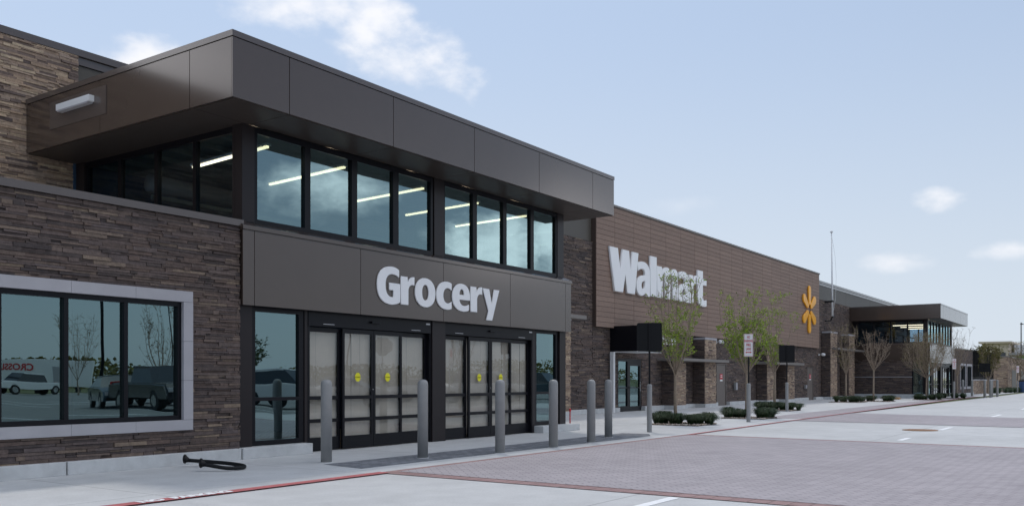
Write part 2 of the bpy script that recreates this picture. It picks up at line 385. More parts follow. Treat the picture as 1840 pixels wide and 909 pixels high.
# ------------------------------------------------------------------ stacked stone
def stones(m, org, u, n, w_, z0, z1, seed=None, hh=(.03, .062), ll=(.10, .58), depth=(.0, .032)):
    ux, uy = u; nx, ny = n; z = z0; k = 0
    while z < z1 - .004:
        h_ = min(random.uniform(*hh), z1 - z)
        if z1 - z - h_ < .02: h_ = z1 - z
        x = -random.uniform(0, ll[1])
        while x < w_:
            l = random.uniform(*ll); a = max(x, 0); b = min(x + l, w_); x += l
            if b - a < .01: continue
            rows = [(z, z + h_)]
            if h_ > .048 and random.random() < .35: zz = z + h_ * random.uniform(.4, .6); rows = [(z, zz), (zz, z + h_)]
            for za, zb in rows:
                d0 = random.uniform(*depth); g = .0022; tilt = random.uniform(-.004, .004); tl2 = random.uniform(-.003, .003)
                tone = random.random(); vs = []
                j = [random.uniform(-.003, .003) for _ in range(4)]
                for di, bk in ((0, True), (1, False)):
                    for (q, zq, s1, s2, jj) in ((a + g, za + g, -1, -1, j[0]), (b - g, za + g, 1, -1, j[1]), (b - g, zb - g, 1, 1, j[2]), (a + g, zb - g, -1, 1, j[3])):
                        dd = -.01 if bk else d0 + .012 + tilt * s1 + tl2 * s2
                        zz2 = zq + (0 if bk else jj)
                        vs.append((org[0] + ux * q + nx * dd, org[1] + uy * q + ny * dd, zz2))
                m.add(vs, [(4, 5, 6, 7), (0, 1, 5, 4), (1, 2, 6, 5), (2, 3, 7, 6), (3, 0, 4, 7)], tone)
        z += h_
def wall_rects(x0, x1, z0, z1, holes):
    """rectangles that fill the wall round its openings"""
    zs = sorted({z0, z1, *[min(max(h[2], z0), z1) for h in holes], *[min(max(h[3], z0), z1) for h in holes]})
    out = []
    for za, zb in zip(zs[:-1], zs[1:]):
        if zb - za < 1e-4: continue
        zc = (za + zb) / 2; cuts = sorted([(h[0], h[1]) for h in holes if h[2] < zc < h[3]]); x = x0
        for a, b in cuts:
            if a > x: out.append((x, min(a, x1), za, zb))
            x = max(x, b)
        if x < x1: out.append((x, x1, za, zb))
    return out

# ------------------------------------------------------------------ the store
store = empty('store_building', (0, 0, 0), 0, 'long store building of stacked brown stone and bronze metal with two glazed entrance blocks', 'building')
def part(mb, name, material, parent=store, **k): return mb.build(name, M[material], parent, **k)

def pane_box(parent, ax, a0, a1, p, z0, z1, material='window_glass'):
    m = MB()
    if ax == 'y': m.box(a0, a1, p - .004, p + .004, z0, z1)
    else: m.box(p - .004, p + .004, a0, a1, z0, z1)
    return m.build('pane', M[material], parent)

def vestibule(fx, s, windows, block_end):
    """fx: world x of local 0; s: +1 or -1 (mirrored copy). The low block is on the local negative side."""
    X = lambda l: fx + s * l
    def bx(m, a, b, *r, **k): m.box(X(a), X(b), *r, **k)
    YG = 12.02
    # canopy: core, soffit seams, fascia panels, cap
    m = MB(); bx(m, .03, 11.79, 11.03, 16.99, 5.475, 6.36)
    can = part(m, 'canopy', 'bronze_panel')
    g = .007
    seams = [0, 1.09, 3.51, 5.92, 8.32, 10.73, 11.82]
    for i, (a, b) in enumerate(zip(seams[:-1], seams[1:])):
        m = MB(); bx(m, a + (g if i else 0), b - (g if i < 5 else 0), 11.0, 11.025, 5.464, 6.350)
        m.build('fascia_panel', M['bronze_panel'], can)
    for a0, a1 in ((0.0, .025), (11.795, 11.82)):
        for y0, y1 in ((11.03, 12.02), (12.034, 14.48), (14.494, 16.90)):
            m = MB(); bx(m, a0, a1, y0, y1, 5.464, 6.350); m.build('fascia_panel', M['bronze_panel'], can)
    for i, (a, b) in enumerate(zip([.04, 1.09, 3.51, 5.92, 8.32, 10.73], [1.09, 3.51, 5.92, 8.32, 10.73, 11.78])):
        for y0, y1 in ((11.035, 11.96), (11.97, 16.95)):
            if y0 > 11.5 and 0 < i < 5: continue
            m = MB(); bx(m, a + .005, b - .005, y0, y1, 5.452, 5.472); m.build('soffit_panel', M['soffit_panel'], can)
    m = MB(); bx(m, -.012, 11.832, 10.988, 16.99, 6.362, 6.452); m.build('cap_flashing', M['bronze_trim'], can)
    # upper storey: posts, sill, two front windows of four panes, side windows
    for a, b in ((.95, 1.20), (5.83, 6.15), (10.66, 10.95)):
        m = MB(); bx(m, a, b, 11.97, 12.16, 3.86, 5.45); part(m, 'post', 'brown_post')
    for a, b in ((.95, 1.12), (10.78, 10.95)):
        m = MB(); bx(m, a, b, 12.165, 12.22, 3.86, 5.45); part(m, 'post', 'brown_post')
        m = MB(); bx(m, a, b, 16.62, 16.99, 3.86, 5.45); part(m, 'post', 'brown_post')
    groups = ([(1.27, 2.31), (2.44, 3.46), (3.6, 4.59), (4.75, 5.73)], [(6.15 + .05, 7.17), (7.32, 8.32), (8.46, 9.46), (9.60, 10.59)])
    for gi, gp in enumerate(groups):
        m = MB(); a, b = gp[0][0] - .07, gp[-1][1] + .07
        bx(m, a, b, 11.985, 12.075, 3.855, 3.93); bx(m, a, b, 11.985, 12.075, 5.35, 5.448)
        xs = [a, gp[0][0]] + [q for p_ in zip([p[1] for p in gp[:-1]], [p[0] for p in gp[1:]]) for q in p_] + [gp[-1][1], b]
        for q0, q1 in zip(xs[::2], xs[1::2]): bx(m, q0, q1, 11.985, 12.075, 3.93, 5.35)
        wnd = part(m, 'window', 'black_frame')
        for a_, b_ in gp: pane_box(wnd, 'y', min(X(a_), X(b_)), max(X(a_), X(b_)), YG + .02, 3.93, 5.35)
    sp = [(12.27, 13.24), (13.33, 14.34), (14.43, 15.47), (15.56, 16.57)]
    for l in (1.04, 10.86):
        m = MB(); bx(m, l - .045, l + .045, 12.225, 16.615, 3.855, 3.93); bx(m, l - .045, l + .045, 12.225, 16.615, 5.35, 5.448)
        for y0, y1 in ((12.225, 12.27), (13.24, 13.33), (14.34, 14.43), (15.47, 15.56), (16.57, 16.615)): bx(m, l - .045, l + .045, y0, y1, 3.93, 5.35)
        wnd = part(m, 'window', 'black_frame')
        for y0, y1 in sp: pane_box(wnd, 'x', y0, y1, X(l), 3.93, 5.35, 'flank_glass')
    # sign band
    m = MB(); bx(m, .86, 11.0, 11.825, 12.3, 2.50, 3.74)
    band = part(m, 'sign_band', 'bronze_panel')
    sb = [.83, 1.06, 3.50, 5.92, 8.34, 10.76, 11.03]
    for i, (a, b) in enumerate(zip(sb[:-1], sb[1:])):
        m = MB(); bx(m, a + (.006 if i else 0), b - (.006 if i < 5 else 0), 11.80, 11.82, 2.485, 3.69); m.build('band_panel', M['bronze_panel'], band)
    m = MB(); m.prism([(11.775, 3.70), (11.775, 3.765), (11.96, 3.852), (12.2, 3.852), (12.2, 3.70)], 'x', X(.815), X(11.045)); m.build('sill_flashing', M['bronze_panel'], band)
    m = MB()
    for y0, y1 in ((11.83, 14.45), (14.463, 16.96)): bx(m, 11.0, 11.03, y0, y1, 2.72, 3.74)
    bx(m, 10.9, 11.0, 12.3, 16.97, 2.5, 3.74)
    m.build('band_return', M['bronze_panel'], band)
    m = MB(); bx(m, 10.9, 11.045, 12.21, 16.96, 3.745, 3.85); m.build('sill_flashing', M['bronze_trim'], band)
    # street level: posts, sidelights, two sliding door sets
    for a, b in ((.87, 1.12), (5.72, 6.14), (10.70, 10.98)):
        m = MB(); bx(m, a, b, 11.93, 12.14, 0.004 if a > 2 else .19, 2.497); part(m, 'post', 'brown_post')
    for a, b in ((2.28, 2.35), (9.52, 9.60)):
        m = MB(); bx(m, a, b, 11.96, 12.14, 0.004, 2.497); part(m, 'post', 'brown_post')
    for a, b in ((1.13, 2.27), (9.61, 10.69)):
        m = MB(); bx(m, a, b, 11.975, 12.065, 2.41, 2.49); bx(m, a, b, 11.975, 12.065, .19, .27)
        bx(m, a, a + .09, 11.975, 12.065, .27, 2.41); bx(m, b - .11, b, 11.975, 12.065, .27, 2.41); bx(m, a + .09, b - .11, 11.975, 12.065, .93, .99)
        wnd = part(m, 'sidelight', 'black_frame')
        for z0, z1 in ((.27, .93), (.99, 2.41)): pane_box(wnd, 'y', min(X(a + .09), X(b - .11)), max(X(a + .09), X(b - .11)), YG, z0, z1)
    for a, b in ((2.36, 5.71), (6.15, 9.51)):
        m = MB(); bx(m, a, b, 11.95, 12.12, 2.23, 2.49); bx(m, a, a + .04, 11.96, 12.12, .004, 2.23); bx(m, b - .04, b, 11.96, 12.12, .004, 2.23)
        c = (a + b) / 2; bx(m, c - .12, c + .12, 11.90, 11.95, 2.35, 2.385)
        dr = part(m, 'entrance_door', 'black_frame')
        lw = (b - a - .08) / 4
        for i in range(4):
            l0 = a + .04 + lw * i; l1 = l0 + lw; yo = 11.985 if i in (1, 2) else 12.045; l0 += .004; l1 -= .004
            st = .055
            m = MB(); y0, y1 = yo, yo + .045
            bx(m, l0, l0 + st, y0, y1, .02, 2.215); bx(m, l1 - st, l1, y0, y1, .02, 2.215)
            bx(m, l0 + st, l1 - st, y0, y1, .02, .25); bx(m, l0 + st, l1 - st, y0, y1, 2.135, 2.215)
            bx(m, l0 + st, l1 - st, y0, y1, .515, .58); bx(m, l0 + st, l1 - st, y0, y1, .925, .99)
            m.build('door_leaf', M['black_frame'], dr)
            for z0, z1 in ((.25, .515), (.58, .925), (.99, 2.135)):
                pane_box(dr, 'y', min(X(l0 + st), X(l1 - st)), max(X(l0 + st), X(l1 - st)), yo + .02, z0, z1, 'door_glass')
            # creased paper taped inside
            m = MB(); nx_ = 3; rr = random.Random(int(l0 * 100) + 3)
            for k in range(nx_):
                q0 = l0 + .03 + (lw - .07) * k / nx_; q1 = l0 + .03 + (lw - .07) * (k + 1) / nx_
                if k == 0: d0 = rr.uniform(0, .03)
                d1 = rr.uniform(0, .03); d2 = d0 + rr.uniform(-.01, .01); d3 = d1 + rr.uniform(-.01, .01)
                yb = yo + .06
                m.quad((X(q0), yb + d0, .1), (X(q1), yb + d1, .1), (X(q1), yb + d3, 2.2), (X(q0), yb + d2, 2.2)); d0 = d1
            m.build('paper_cover', M['kraft_paper'], dr)
            if i in (1, 2):
                lc = (l0 + l1) / 2 + (.05 if i == 1 else -.05) * 0; cx_ = X(lc)
                poly = [(cx_ + .075 * math.cos(R(22.5 + 45 * q)), 1.33 + .088 * math.sin(R(22.5 + 45 * q))) for q in range(8)]
                m = MB(); m.prism(poly, 'y', yo + .010, yo + .013); st_ = m.build('warning_sticker', M['yellow_sticker'], dr)
                tm = fit(text_mesh('AUTOMATIC', .1, .0005), .13, .022, Matrix.Rotation(R(90), 4, 'X'))
                link(tm, 'sticker_lettering', M['black_metal'], dr, loc=(cx_, yo + .0085, 1.33))
            if i == 1:
                m = MB(); m.lathe([(.012, 0), (.012, .012)], 10); me_ = m.mesh('lock'); me_.transform(Matrix.Rotation(R(90), 4, 'X'))
                link(me_, 'lock', M['steel'], dr, loc=(X(l1 - .02), yo - .001, 1.1))
        for q in ((a + .35, a + .62, 11.944, 11.949, 2.27, 2.278), (b - .62, b - .35, 11.944, 11.949, 2.27, 2.278), (b - .17 if s > 0 else a + .05, b - .05 if s > 0 else a + .17, 11.944, 11.949, 2.40, 2.43)):
            m = MB(); bx(m, *q); m.build('door_label', M['sign_white'], dr)
    # plinths under the sidelights
    m = MB(); bx(m, .83 - .02, 2.30, 11.77, 12.05, 0, .185); part(m, 'plinth', 'concrete_curb', bevel=.012)
    m = MB(); bx(m, 9.58, 11.3, 11.70, 12.02, 0, .17); part(m, 'plinth', 'concrete_curb', bevel=.012)
    # open flank: stone, ledge, plinth, small sidelight
    m = MB(); bx(m, 10.8, 10.975, 12.98, 16.98, .004, 2.72); part(m, 'wall_core', 'stone_backing')
    m = MB(); stones(m, (X(10.975), 12.98), (0, 1), (s, 0), 4.0, .27, 2.70, hh=(.04, .075)); part(m, 'stone_wall', 'dark_stone')
    m = MB(); bx(m, 10.98, 11.04, 12.95, 16.9, 1.46, 1.50); part(m, 'stone_ledge', 'cast_stone')
    m = MB(); bx(m, 10.98, 11.12, 12.05, 17.0, 0, .27); part(m, 'plinth', 'concrete_curb', bevel=.012)
    m = MB(); bx(m, 10.9, 10.99, 12.17, 12.25, .27, 2.72); bx(m, 10.9, 10.99, 12.88, 12.96, .27, 2.72); bx(m, 10.9, 10.99, 12.25, 12.88, 2.6, 2.72); bx(m, 10.9, 10.99, 12.25, 12.88, .27, .33); bx(m, 10.9, 10.99, 12.25, 12.88, .93, .98)
    wnd = part(m, 'sidelight', 'black_frame')
    for z0, z1 in ((.33, .93), (.98, 2.6)): pane_box(wnd, 'x', 12.25, 12.88, X(10.94), z0, z1)
    # inside: floor, ceiling deck, back wall, joists
    m = MB(); bx(m, .9, 10.79, 12.15, 16.9, .001, .03); part(m, 'interior_floor', 'interior_floor')
    m = MB(); bx(m, 1.0, 10.9, 12.1, 16.9, 5.455, 5.468)
    for k in range(6): bx(m, 1.1, 10.8, 12.7 + .75 * k, 12.76 + .75 * k, 5.36, 5.45)
    part(m, 'interior_ceiling', 'interior_ceiling')
    m = MB(); bx(m, .9, 10.9, 16.9, 16.98, .03, 5.45); part(m, 'interior_wall', 'interior_navy')
    m = MB(); m.tube([(X(1.4), 15.2, 4.95), (X(10.5), 15.2, 4.95)], .17, 16); part(m, 'interior_duct', 'awning_metal', smooth=True)
    m = MB(); m.tube([(X(1.3), 15.9, 4.45), (X(10.6), 15.9, 4.45)], .022, 8); m.tube([(X(1.3), 15.9, 4.72), (X(10.6), 15.9, 4.72)], .022, 8)
    for k in range(30):
        q0 = 1.3 + .31 * k; m.tube([(X(q0), 15.9, 4.45 if k % 2 else 4.72), (X(q0 + .31), 15.9, 4.72 if k % 2 else 4.45)], .01, 5)
    part(m, 'interior_joist', 'awning_metal')
    m = MB(); bx(m, 3.2, 3.34, 14.6, 14.74, .03, 5.4); bx(m, 8.4, 8.54, 14.6, 14.74, .03, 5.4); bx(m, 1.1, 10.8, 14.64, 14.70, 4.55, 4.62); part(m, 'interior_beam', 'interior_ceiling')
    # low stone block beside it
    be = block_end
    hol = [(w0 + .13, w1 - .13, .66, 2.48) for w0, w1 in windows]
    m = MB()
    for a, b, z0, z1 in wall_rects(be, .83, .17, 3.73, hol): bx(m, a, b, 11.90, 12.15, z0, z1)
    part(m, 'wall_core', 'stone_backing')
    m = MB(); bx(m, be, be + .25, 12.16, 17.0, .0, 3.73); part(m, 'side_wall', 'dark_stone')
    m = MB()
    sh = [(w0, w1, .52, 2.62) for w0, w1 in windows]
    lo = -8 if s > 0 else be
    for a, b, z0, z1 in wall_rects(lo, .83, .17, 3.735, sh):
        x0, x1 = sorted((X(a), X(b))); stones(m, (x0, 11.90), (1, 0), (0, -1), x1 - x0, z0, z1)
    if s < 0: pass
    part(m, 'stone_wall', 'dark_stone')
    m = MB(); bx(m, be - .05, .87, 11.825, 12.1, 3.74, 3.845); bx(m, be - .05, be + .1, 12.1, 17.0, 3.74, 3.845); part(m, 'parapet_cap', 'bronze_trim')
    m = MB(); bx(m, be + .1, .9, 12.1, 17.0, 3.66, 3.70); part(m, 'roof', 'roof_membrane')
    e = .79; q = max(be, -12)
    while e > q + .05:
        m = MB(); bx(m, max(q, e - 2.86), e - .012, 11.77, 11.93, 0, .183); e -= 2.87; part(m, 'plinth', 'concrete_curb', bevel=.01)
    for w0, w1 in windows:
        m = MB(); t_ = .165; jj = .004; y0, y1 = 11.84, 11.99
        n_ = max(2, round((w1 - w0) / 1.0)); st_ = (w1 - w0) / n_
        for k in range(n_):
            bx(m, w0 + st_ * k + jj / 2, w0 + st_ * (k + 1) - jj / 2, y0, y1, 2.455, 2.618)
            bx(m, w0 + st_ * k + jj / 2, w0 + st_ * (k + 1) - jj / 2, y0, y1, .522, .675)
        for z0, z1 in ((.679, 1.27), (1.274, 1.86), (1.864, 2.451)):
            bx(m, w0, w0 + t_, y0, y1, z0, z1); bx(m, w1 - t_, w1, y0, y1, z0, z1)
        tr = part(m, 'window', 'cast_stone')
        n_ = max(3, round((w1 - w0) / .95)); a, b = w0 + t_, w1 - t_; fw = .062
        m = MB(); fy0, fy1 = 11.90, 12.0
        bx(m, a, b, fy0, fy1, 2.385, 2.454); bx(m, a, b, fy0, fy1, .676, .745); bx(m, a, a + fw, fy0, fy1, .745, 2.385); bx(m, b - fw, b, fy0, fy1, .745, 2.385)
        pw = (b - a - fw) / n_
        for k in range(1, n_): bx(m, a + pw * k, a + pw * k + fw, fy0, fy1, .745, 2.385)
        m.build('window_frame', M['black_frame'], tr)
        for k in range(n_): pane_box(tr, 'y', min(X(a + pw * k + fw), X(a + pw * (k + 1))), max(X(a + pw * k + fw), X(a + pw * (k + 1))), 11.96, .745, 2.385)

vestibule(8.63, 1, [(-4.85, -.07)], -14)
vestibule(78.72, -1, [(-5.15, -2.25), (-8.55, -5.65)], -9.0)

# main body
m = MB(); m.box(-6, 87, 17.2, 68, -.02, 7.55); part(m, 'main_volume', 'stone_backing')
for x0, x1 in ((-6, 29.84), (58.85, 87.05)):
    m = MB(); m.box(x0, x1, 16.92, 17.5, 7.565, 7.70); part(m, 'parapet_cap', 'bronze_trim')
m = MB(); m.box(29.78, 58.90, 16.76, 17.5, 8.01, 8.09); part(m, 'parapet_cap', 'awning_metal')
for x0, x1 in ((9.66, 18.4), (18.42, 24.1), (24.12, 29.8), (58.86, 66), (66.02, 73), (73.02, 80), (80.02, 87)):
    m = MB(); m.box(x0, x1, 17.0, 17.19, 6.50, 7.40); part(m, 'metal_cladding', 'metal_wall')
for x0, x1 in ((9.66, 29.8), (58.86, 87)):
    m = MB(); m.box(x0, x1, 16.97, 17.19, 7.41, 7.56); part(m, 'metal_cladding', 'bronze_trim')
doors = [(31.85, 33.95, 0, 2.12), (42.05, 43.4, 0, 2.10), (56.8, 58.15, 0, 2.10)]
m = MB(); mc = MB()
for a, b, z0, z1, hs in ((19.7, 29.84, .17, 6.49, []), (29.86, 58.83, .17, 3.30, doors), (58.85, 67.7, .17, 6.49, []), (78.0, 87.0, 3.85, 6.49, [])):
    for p_, q_, za, zb in wall_rects(a, b, z0, z1, hs):
        stones(m, (p_, 17.0), (1, 0), (0, -1), q_ - p_, za, zb, hh=(.04, .075), ll=(.15, .7))
        mc.box(p_, q_, 17.0, 17.19, za, zb)
part(m, 'stone_wall', 'dark_stone'); part(mc, 'wall_core', 'stone_backing')
m = MB(); stones(m, (3.0, 16.95), (1, 0), (0, -1), 6.64, 3.75, 7.56); part(m, 'stone_wall', 'tan_stone')
m = MB(); m.box(-6, 9.64, 16.95, 17.19, 3.7, 7.56); part(m, 'wall_core', 'stone_backing')
# plinth pieces along the wall
for a, b in ((19.7, 26.0), (26.0, 29.9), (29.93, 31.8), (34.0, 36.3), (36.33, 39.2), (39.23, 41.95), (43.5, 47.8), (47.83, 51.2), (51.23, 56.7), (58.25, 61.5), (61.53, 67.7)):
    m = MB(); m.box(a, b, 16.82, 17.05, 0, .18); part(m, 'plinth', 'concrete_curb', bevel=.015)
# tan piers
for x0, x1, zt, y0 in ((25.9, 27.25, 3.36, 16.4), (35.9, 37.1, 2.07, 16.4), (39.24, 40.57, 3.13, 16.4), (47.74, 49.0, 3.13, 16.4), (51.1, 52.4, 2.07, 16.4), (59.92, 61.4, 4.32, 16.4), (64.44, 65.9, 4.32, 16.4)):
    m = MB(); m.box(x0, x1, y0, 16.95, .1, zt); pr = part(m, 'pier', 'stone_backing')
    m = MB(); stones(m, (x0, y0), (1, 0), (0, -1), x1 - x0, .17, zt, hh=(.04, .075), ll=(.12, .5)); m.build('pier_facing', M['tan_stone'], pr)
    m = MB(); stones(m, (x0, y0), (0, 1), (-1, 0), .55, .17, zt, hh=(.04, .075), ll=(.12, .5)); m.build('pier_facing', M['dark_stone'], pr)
    m = MB(); stones(m, (x1, y0), (0, 1), (1, 0), .55, .17, zt, hh=(.04, .075), ll=(.12, .5)); m.build('pier_facing', M['tan_stone'], pr)
    m = MB(); m.box(x0 - .08, x1 + .08, y0 - .08, 16.95, 0, .175); m.build('pier_base', M['concrete_curb'], pr, bevel=.012)
    if zt > 2.5:
        m = MB(); m.box(x0 - .04, x1 + .04, y0 - .05, 16.93, zt, zt + .10); m.build('pier_cap', M['cast_stone'], pr)
# thin awnings over pier pairs
for x0, x1, z0, z1 in ((25.5, 27.7, 3.40, 3.53), (35.4, 41.2, 2.09, 2.21), (47.0, 53.0, 2.11, 2.24), (60.2, 67.1, 3.25, 3.36)):
    m = MB(); m.box(x0, x1, 15.98, 16.97, z0, z1); part(m, 'awning', 'awning_metal', bevel=.006)
# timber-look rainscreen
js = [29.84, 31.3, 32.93, 34.45, 35.95, 37.49, 39.05, 40.58, 42.12, 43.66, 45.2, 46.7, 48.2, 49.7, 51.25, 52.8, 54.3, 55.85, 57.35, 58.83]
m = MB(); m.box(29.85, 58.82, 16.83, 17.19, 3.30, 8.0); wp = part(m, 'timber_cladding', 'panel_joint')
rows = 24; rh = (8.0 - 3.29) / rows; m = MB()
for r_ in range(rows):
    for a, b in zip(js[:-1], js[1:]):
        tn = random.random()
        m.box(a + .006, b - .006, 16.80, 16.825, 3.29 + rh * r_ + .006, 3.29 + rh * (r_ + 1) - .006, tn)
m.build('plank_facing', M['wood_panel'], wp)
# pickup canopy and its glass door
m = MB(); m.box(31.23, 33.5, 15.8, 16.97, 2.385, 3.37); cn = part(m, 'pickup_canopy', 'black_frame')
m = MB(); m.box(31.25, 33.48, 15.82, 16.96, 2.36, 2.38); m.build('soffit', M['white_paint'], cn)
m = MB(); m.box(31.10, 31.24, 16.75, 16.90, 0, 2.36); m.build('downspout', M['white_paint'], cn)
m = MB(); x0, x1 = 31.87, 33.93
m.box(x0, x1, 16.98, 17.08, 2.02, 2.12); m.box(x0, x0 + .07, 16.98, 17.08, .01, 2.02); m.box(x1 - .12, x1, 16.98, 17.08, .01, 2.02); m.box(32.72, 32.95, 16.98, 17.08, .01, 2.02)
m.box(x0 + .07, 32.72, 16.98, 17.08, .01, .22); m.box(32.95, x1 - .12, 16.98, 17.08, .01, .2); m.box(32.95, x1 - .12, 16.98, 17.08, 1.85, 2.02); m.box(x0 + .07, x1 - .12, 16.98, 17.07, .94, .98)
dd = part(m, 'glass_door', 'black_frame')
pane_box(dd, 'y', 31.94, 32.72, 17.03, .98, 2.02); pane_box(dd, 'y', 31.94, 32.72, 17.03, .22, .94); pane_box(dd, 'y', 32.95, 33.81, 17.03, .98, 1.85); pane_box(dd, 'y', 32.95, 33.81, 17.03, .2, .94)
m = MB(); m.tube([(33.76, 16.93, .8), (33.76, 16.93, 1.2)], .012); m.build('handle', M['steel'], dd)
# grey service doors with small red notices
for x0, x1, red, yy in ((42.08, 43.37, 1, 1.45), (56.83, 58.12, 1, 1.5)):
    m = MB(); m.box(x0 + .05, x1 - .05, 16.99, 17.06, .01, 2.02); dd = part(m, 'service_door', 'service_door')
    m = MB(); m.box(x0, x0 + .05, 16.96, 17.06, .0, 2.08); m.box(x1 - .05, x1, 16.96, 17.06, 0, 2.08); m.box(x0 + .05, x1 - .05, 16.96, 17.06, 2.03, 2.08); m.build('door_frame', M['service_door'], dd)
    m = MB(); m.box(x0 + .48, x0 + .80, 16.975, 16.985, yy - .15, yy + .12); m.build('notice', M['red_sign'], dd)
    m = MB(); m.box(x0 + .53, x0 + .75, 16.970, 16.974, yy - .05, yy - .01); m.box(x0 + .53, x0 + .75, 16.970, 16.974, yy + .03, yy + .06); m.box(x0 + .48, x0 + .8, 16.975, 16.985, yy - .24, yy - .16); m.build('notice_lettering', M['sign_white'], dd)
    m = MB(); m.tube([(x1 - .25, 16.93, 1.0), (x1 - .12, 16.93, 1.0)], .018); m.build('handle', M['steel'], dd)

# small wall gear
def camera_unit(x, y, z, label):
    t = empty('security_camera', (x, y, z), 0, label, 'camera', 'white security cameras on the long wall')
    m = MB(); m.box(-.06, .06, -.05, 0, -.06, .06); m.box(-.02, .02, -.3, -.05, -.015, .015); m.build('bracket', M['white_paint'], t)
    for sx in (-.17, .17):
        m = MB(); m.lathe([(.02, -.09), (.07, -.06), (.085, 0), (.08, .05), (.04, .09)], 14, (sx, -.3, 0)); m.build('housing', M['white_paint'], t, smooth=True)
    m = MB(); m.box(-.2, .2, -.33, -.27, .03, .06); m.build('cross_arm', M['white_paint'], t)
camera_unit(41.9, 16.95, 3.12, 'white twin security camera on the stone wall right of the taller tan pier')
camera_unit(59.2, 16.95, 2.9, 'white security camera on the stone wall just past the timber panel')
for x, z, hgt, lb in ((44.4, .95, .38, 'tall grey utility box on the stone wall right of the first grey service door'), (56.2, .85, .22, 'small grey utility box just left of the second grey service door'), (62.6, .75, .22, 'grey utility box between the two farthest tan piers')):
    t = empty('utility_box', (x, 16.94, z), 0, lb, 'electrical box'); m = MB(); m.box(-.11, .11, -.12, 0, -hgt / 2, hgt / 2); m.build('box_body', M['bollard_grey'], t, bevel=.008)
    m = MB(); m.box(-.09, .09, -.135, -.121, -hgt / 2 + .02, hgt / 2 - .02); m.build('box_cover', M['cast_stone'], t)

# lamp on the flank of the canopy
t = empty('wall_light', (8.63, 15.05, 5.98), 0, 'horizontal strip light with silver housing on the left side of the near bronze canopy', 'wall light')
m = MB(); m.box(-.012, -.001, -.76, 1.02, -.22, .26); m.build('back_plate', M['bronze_trim'], t)
m = MB(); m.box(-.12, -.013, -.42, .62, .03, .14); m.build('housing', M['sign_white'], t, bevel=.006)
m = MB(); m.box(-.118, -.02, -.38, .58, .006, .028); m.build('lens', M['cast_stone'], t)

# interior strip lamps
def strip(x, y0, y1, z, rz, label, ln=None):
    t = empty('ceiling_light', (x, (y0 + y1) / 2, z), rz, label, 'ceiling light', 'strip lights inside the entrance blocks'); l = (y1 - y0) / 2
    m = MB(); m.box(-.022, .022, -l, l, -.005, .03); m.build('lamp_tube', M['lamp_tube'], t)
    m = MB(); m.box(-.055, .055, -l - .02, l + .02, .032, .07); m.build('housing', M['white_paint'], t)
    m = MB(); m.box(-.006, .006, -l * .7, -l * .7 + .012, .07, .16); m.box(-.006, .006, l * .7, l * .7 + .012, .07, .16); m.build('hanger', M['steel'], t)
for i, x in enumerate((10.45, 12.27, 14.55, 16.45, 18.4)):
    strip(x, 12.25, 14.6, 5.25, R(-5), ['first lit strip lamp from the left behind the corner of the near upper windows', 'second lit strip lamp from the left behind the near upper windows', 'third lit strip lamp from the left behind the near upper windows', 'fourth lit strip lamp from the left behind the near upper windows', 'fifth lit strip lamp at the right end of the near upper windows'][i])
for x, y0, lb in ((70.0, 12.3, 'lit strip lamp nearest the corner glass of the far upper windows'), (72.6, 12.3, 'middle lit strip lamp in the far upper windows'), (75.2, 12.3, 'farthest lit strip lamp in the far upper windows')):
    strip(x, y0, y0 + 2.4, 5.2, 0, lb)

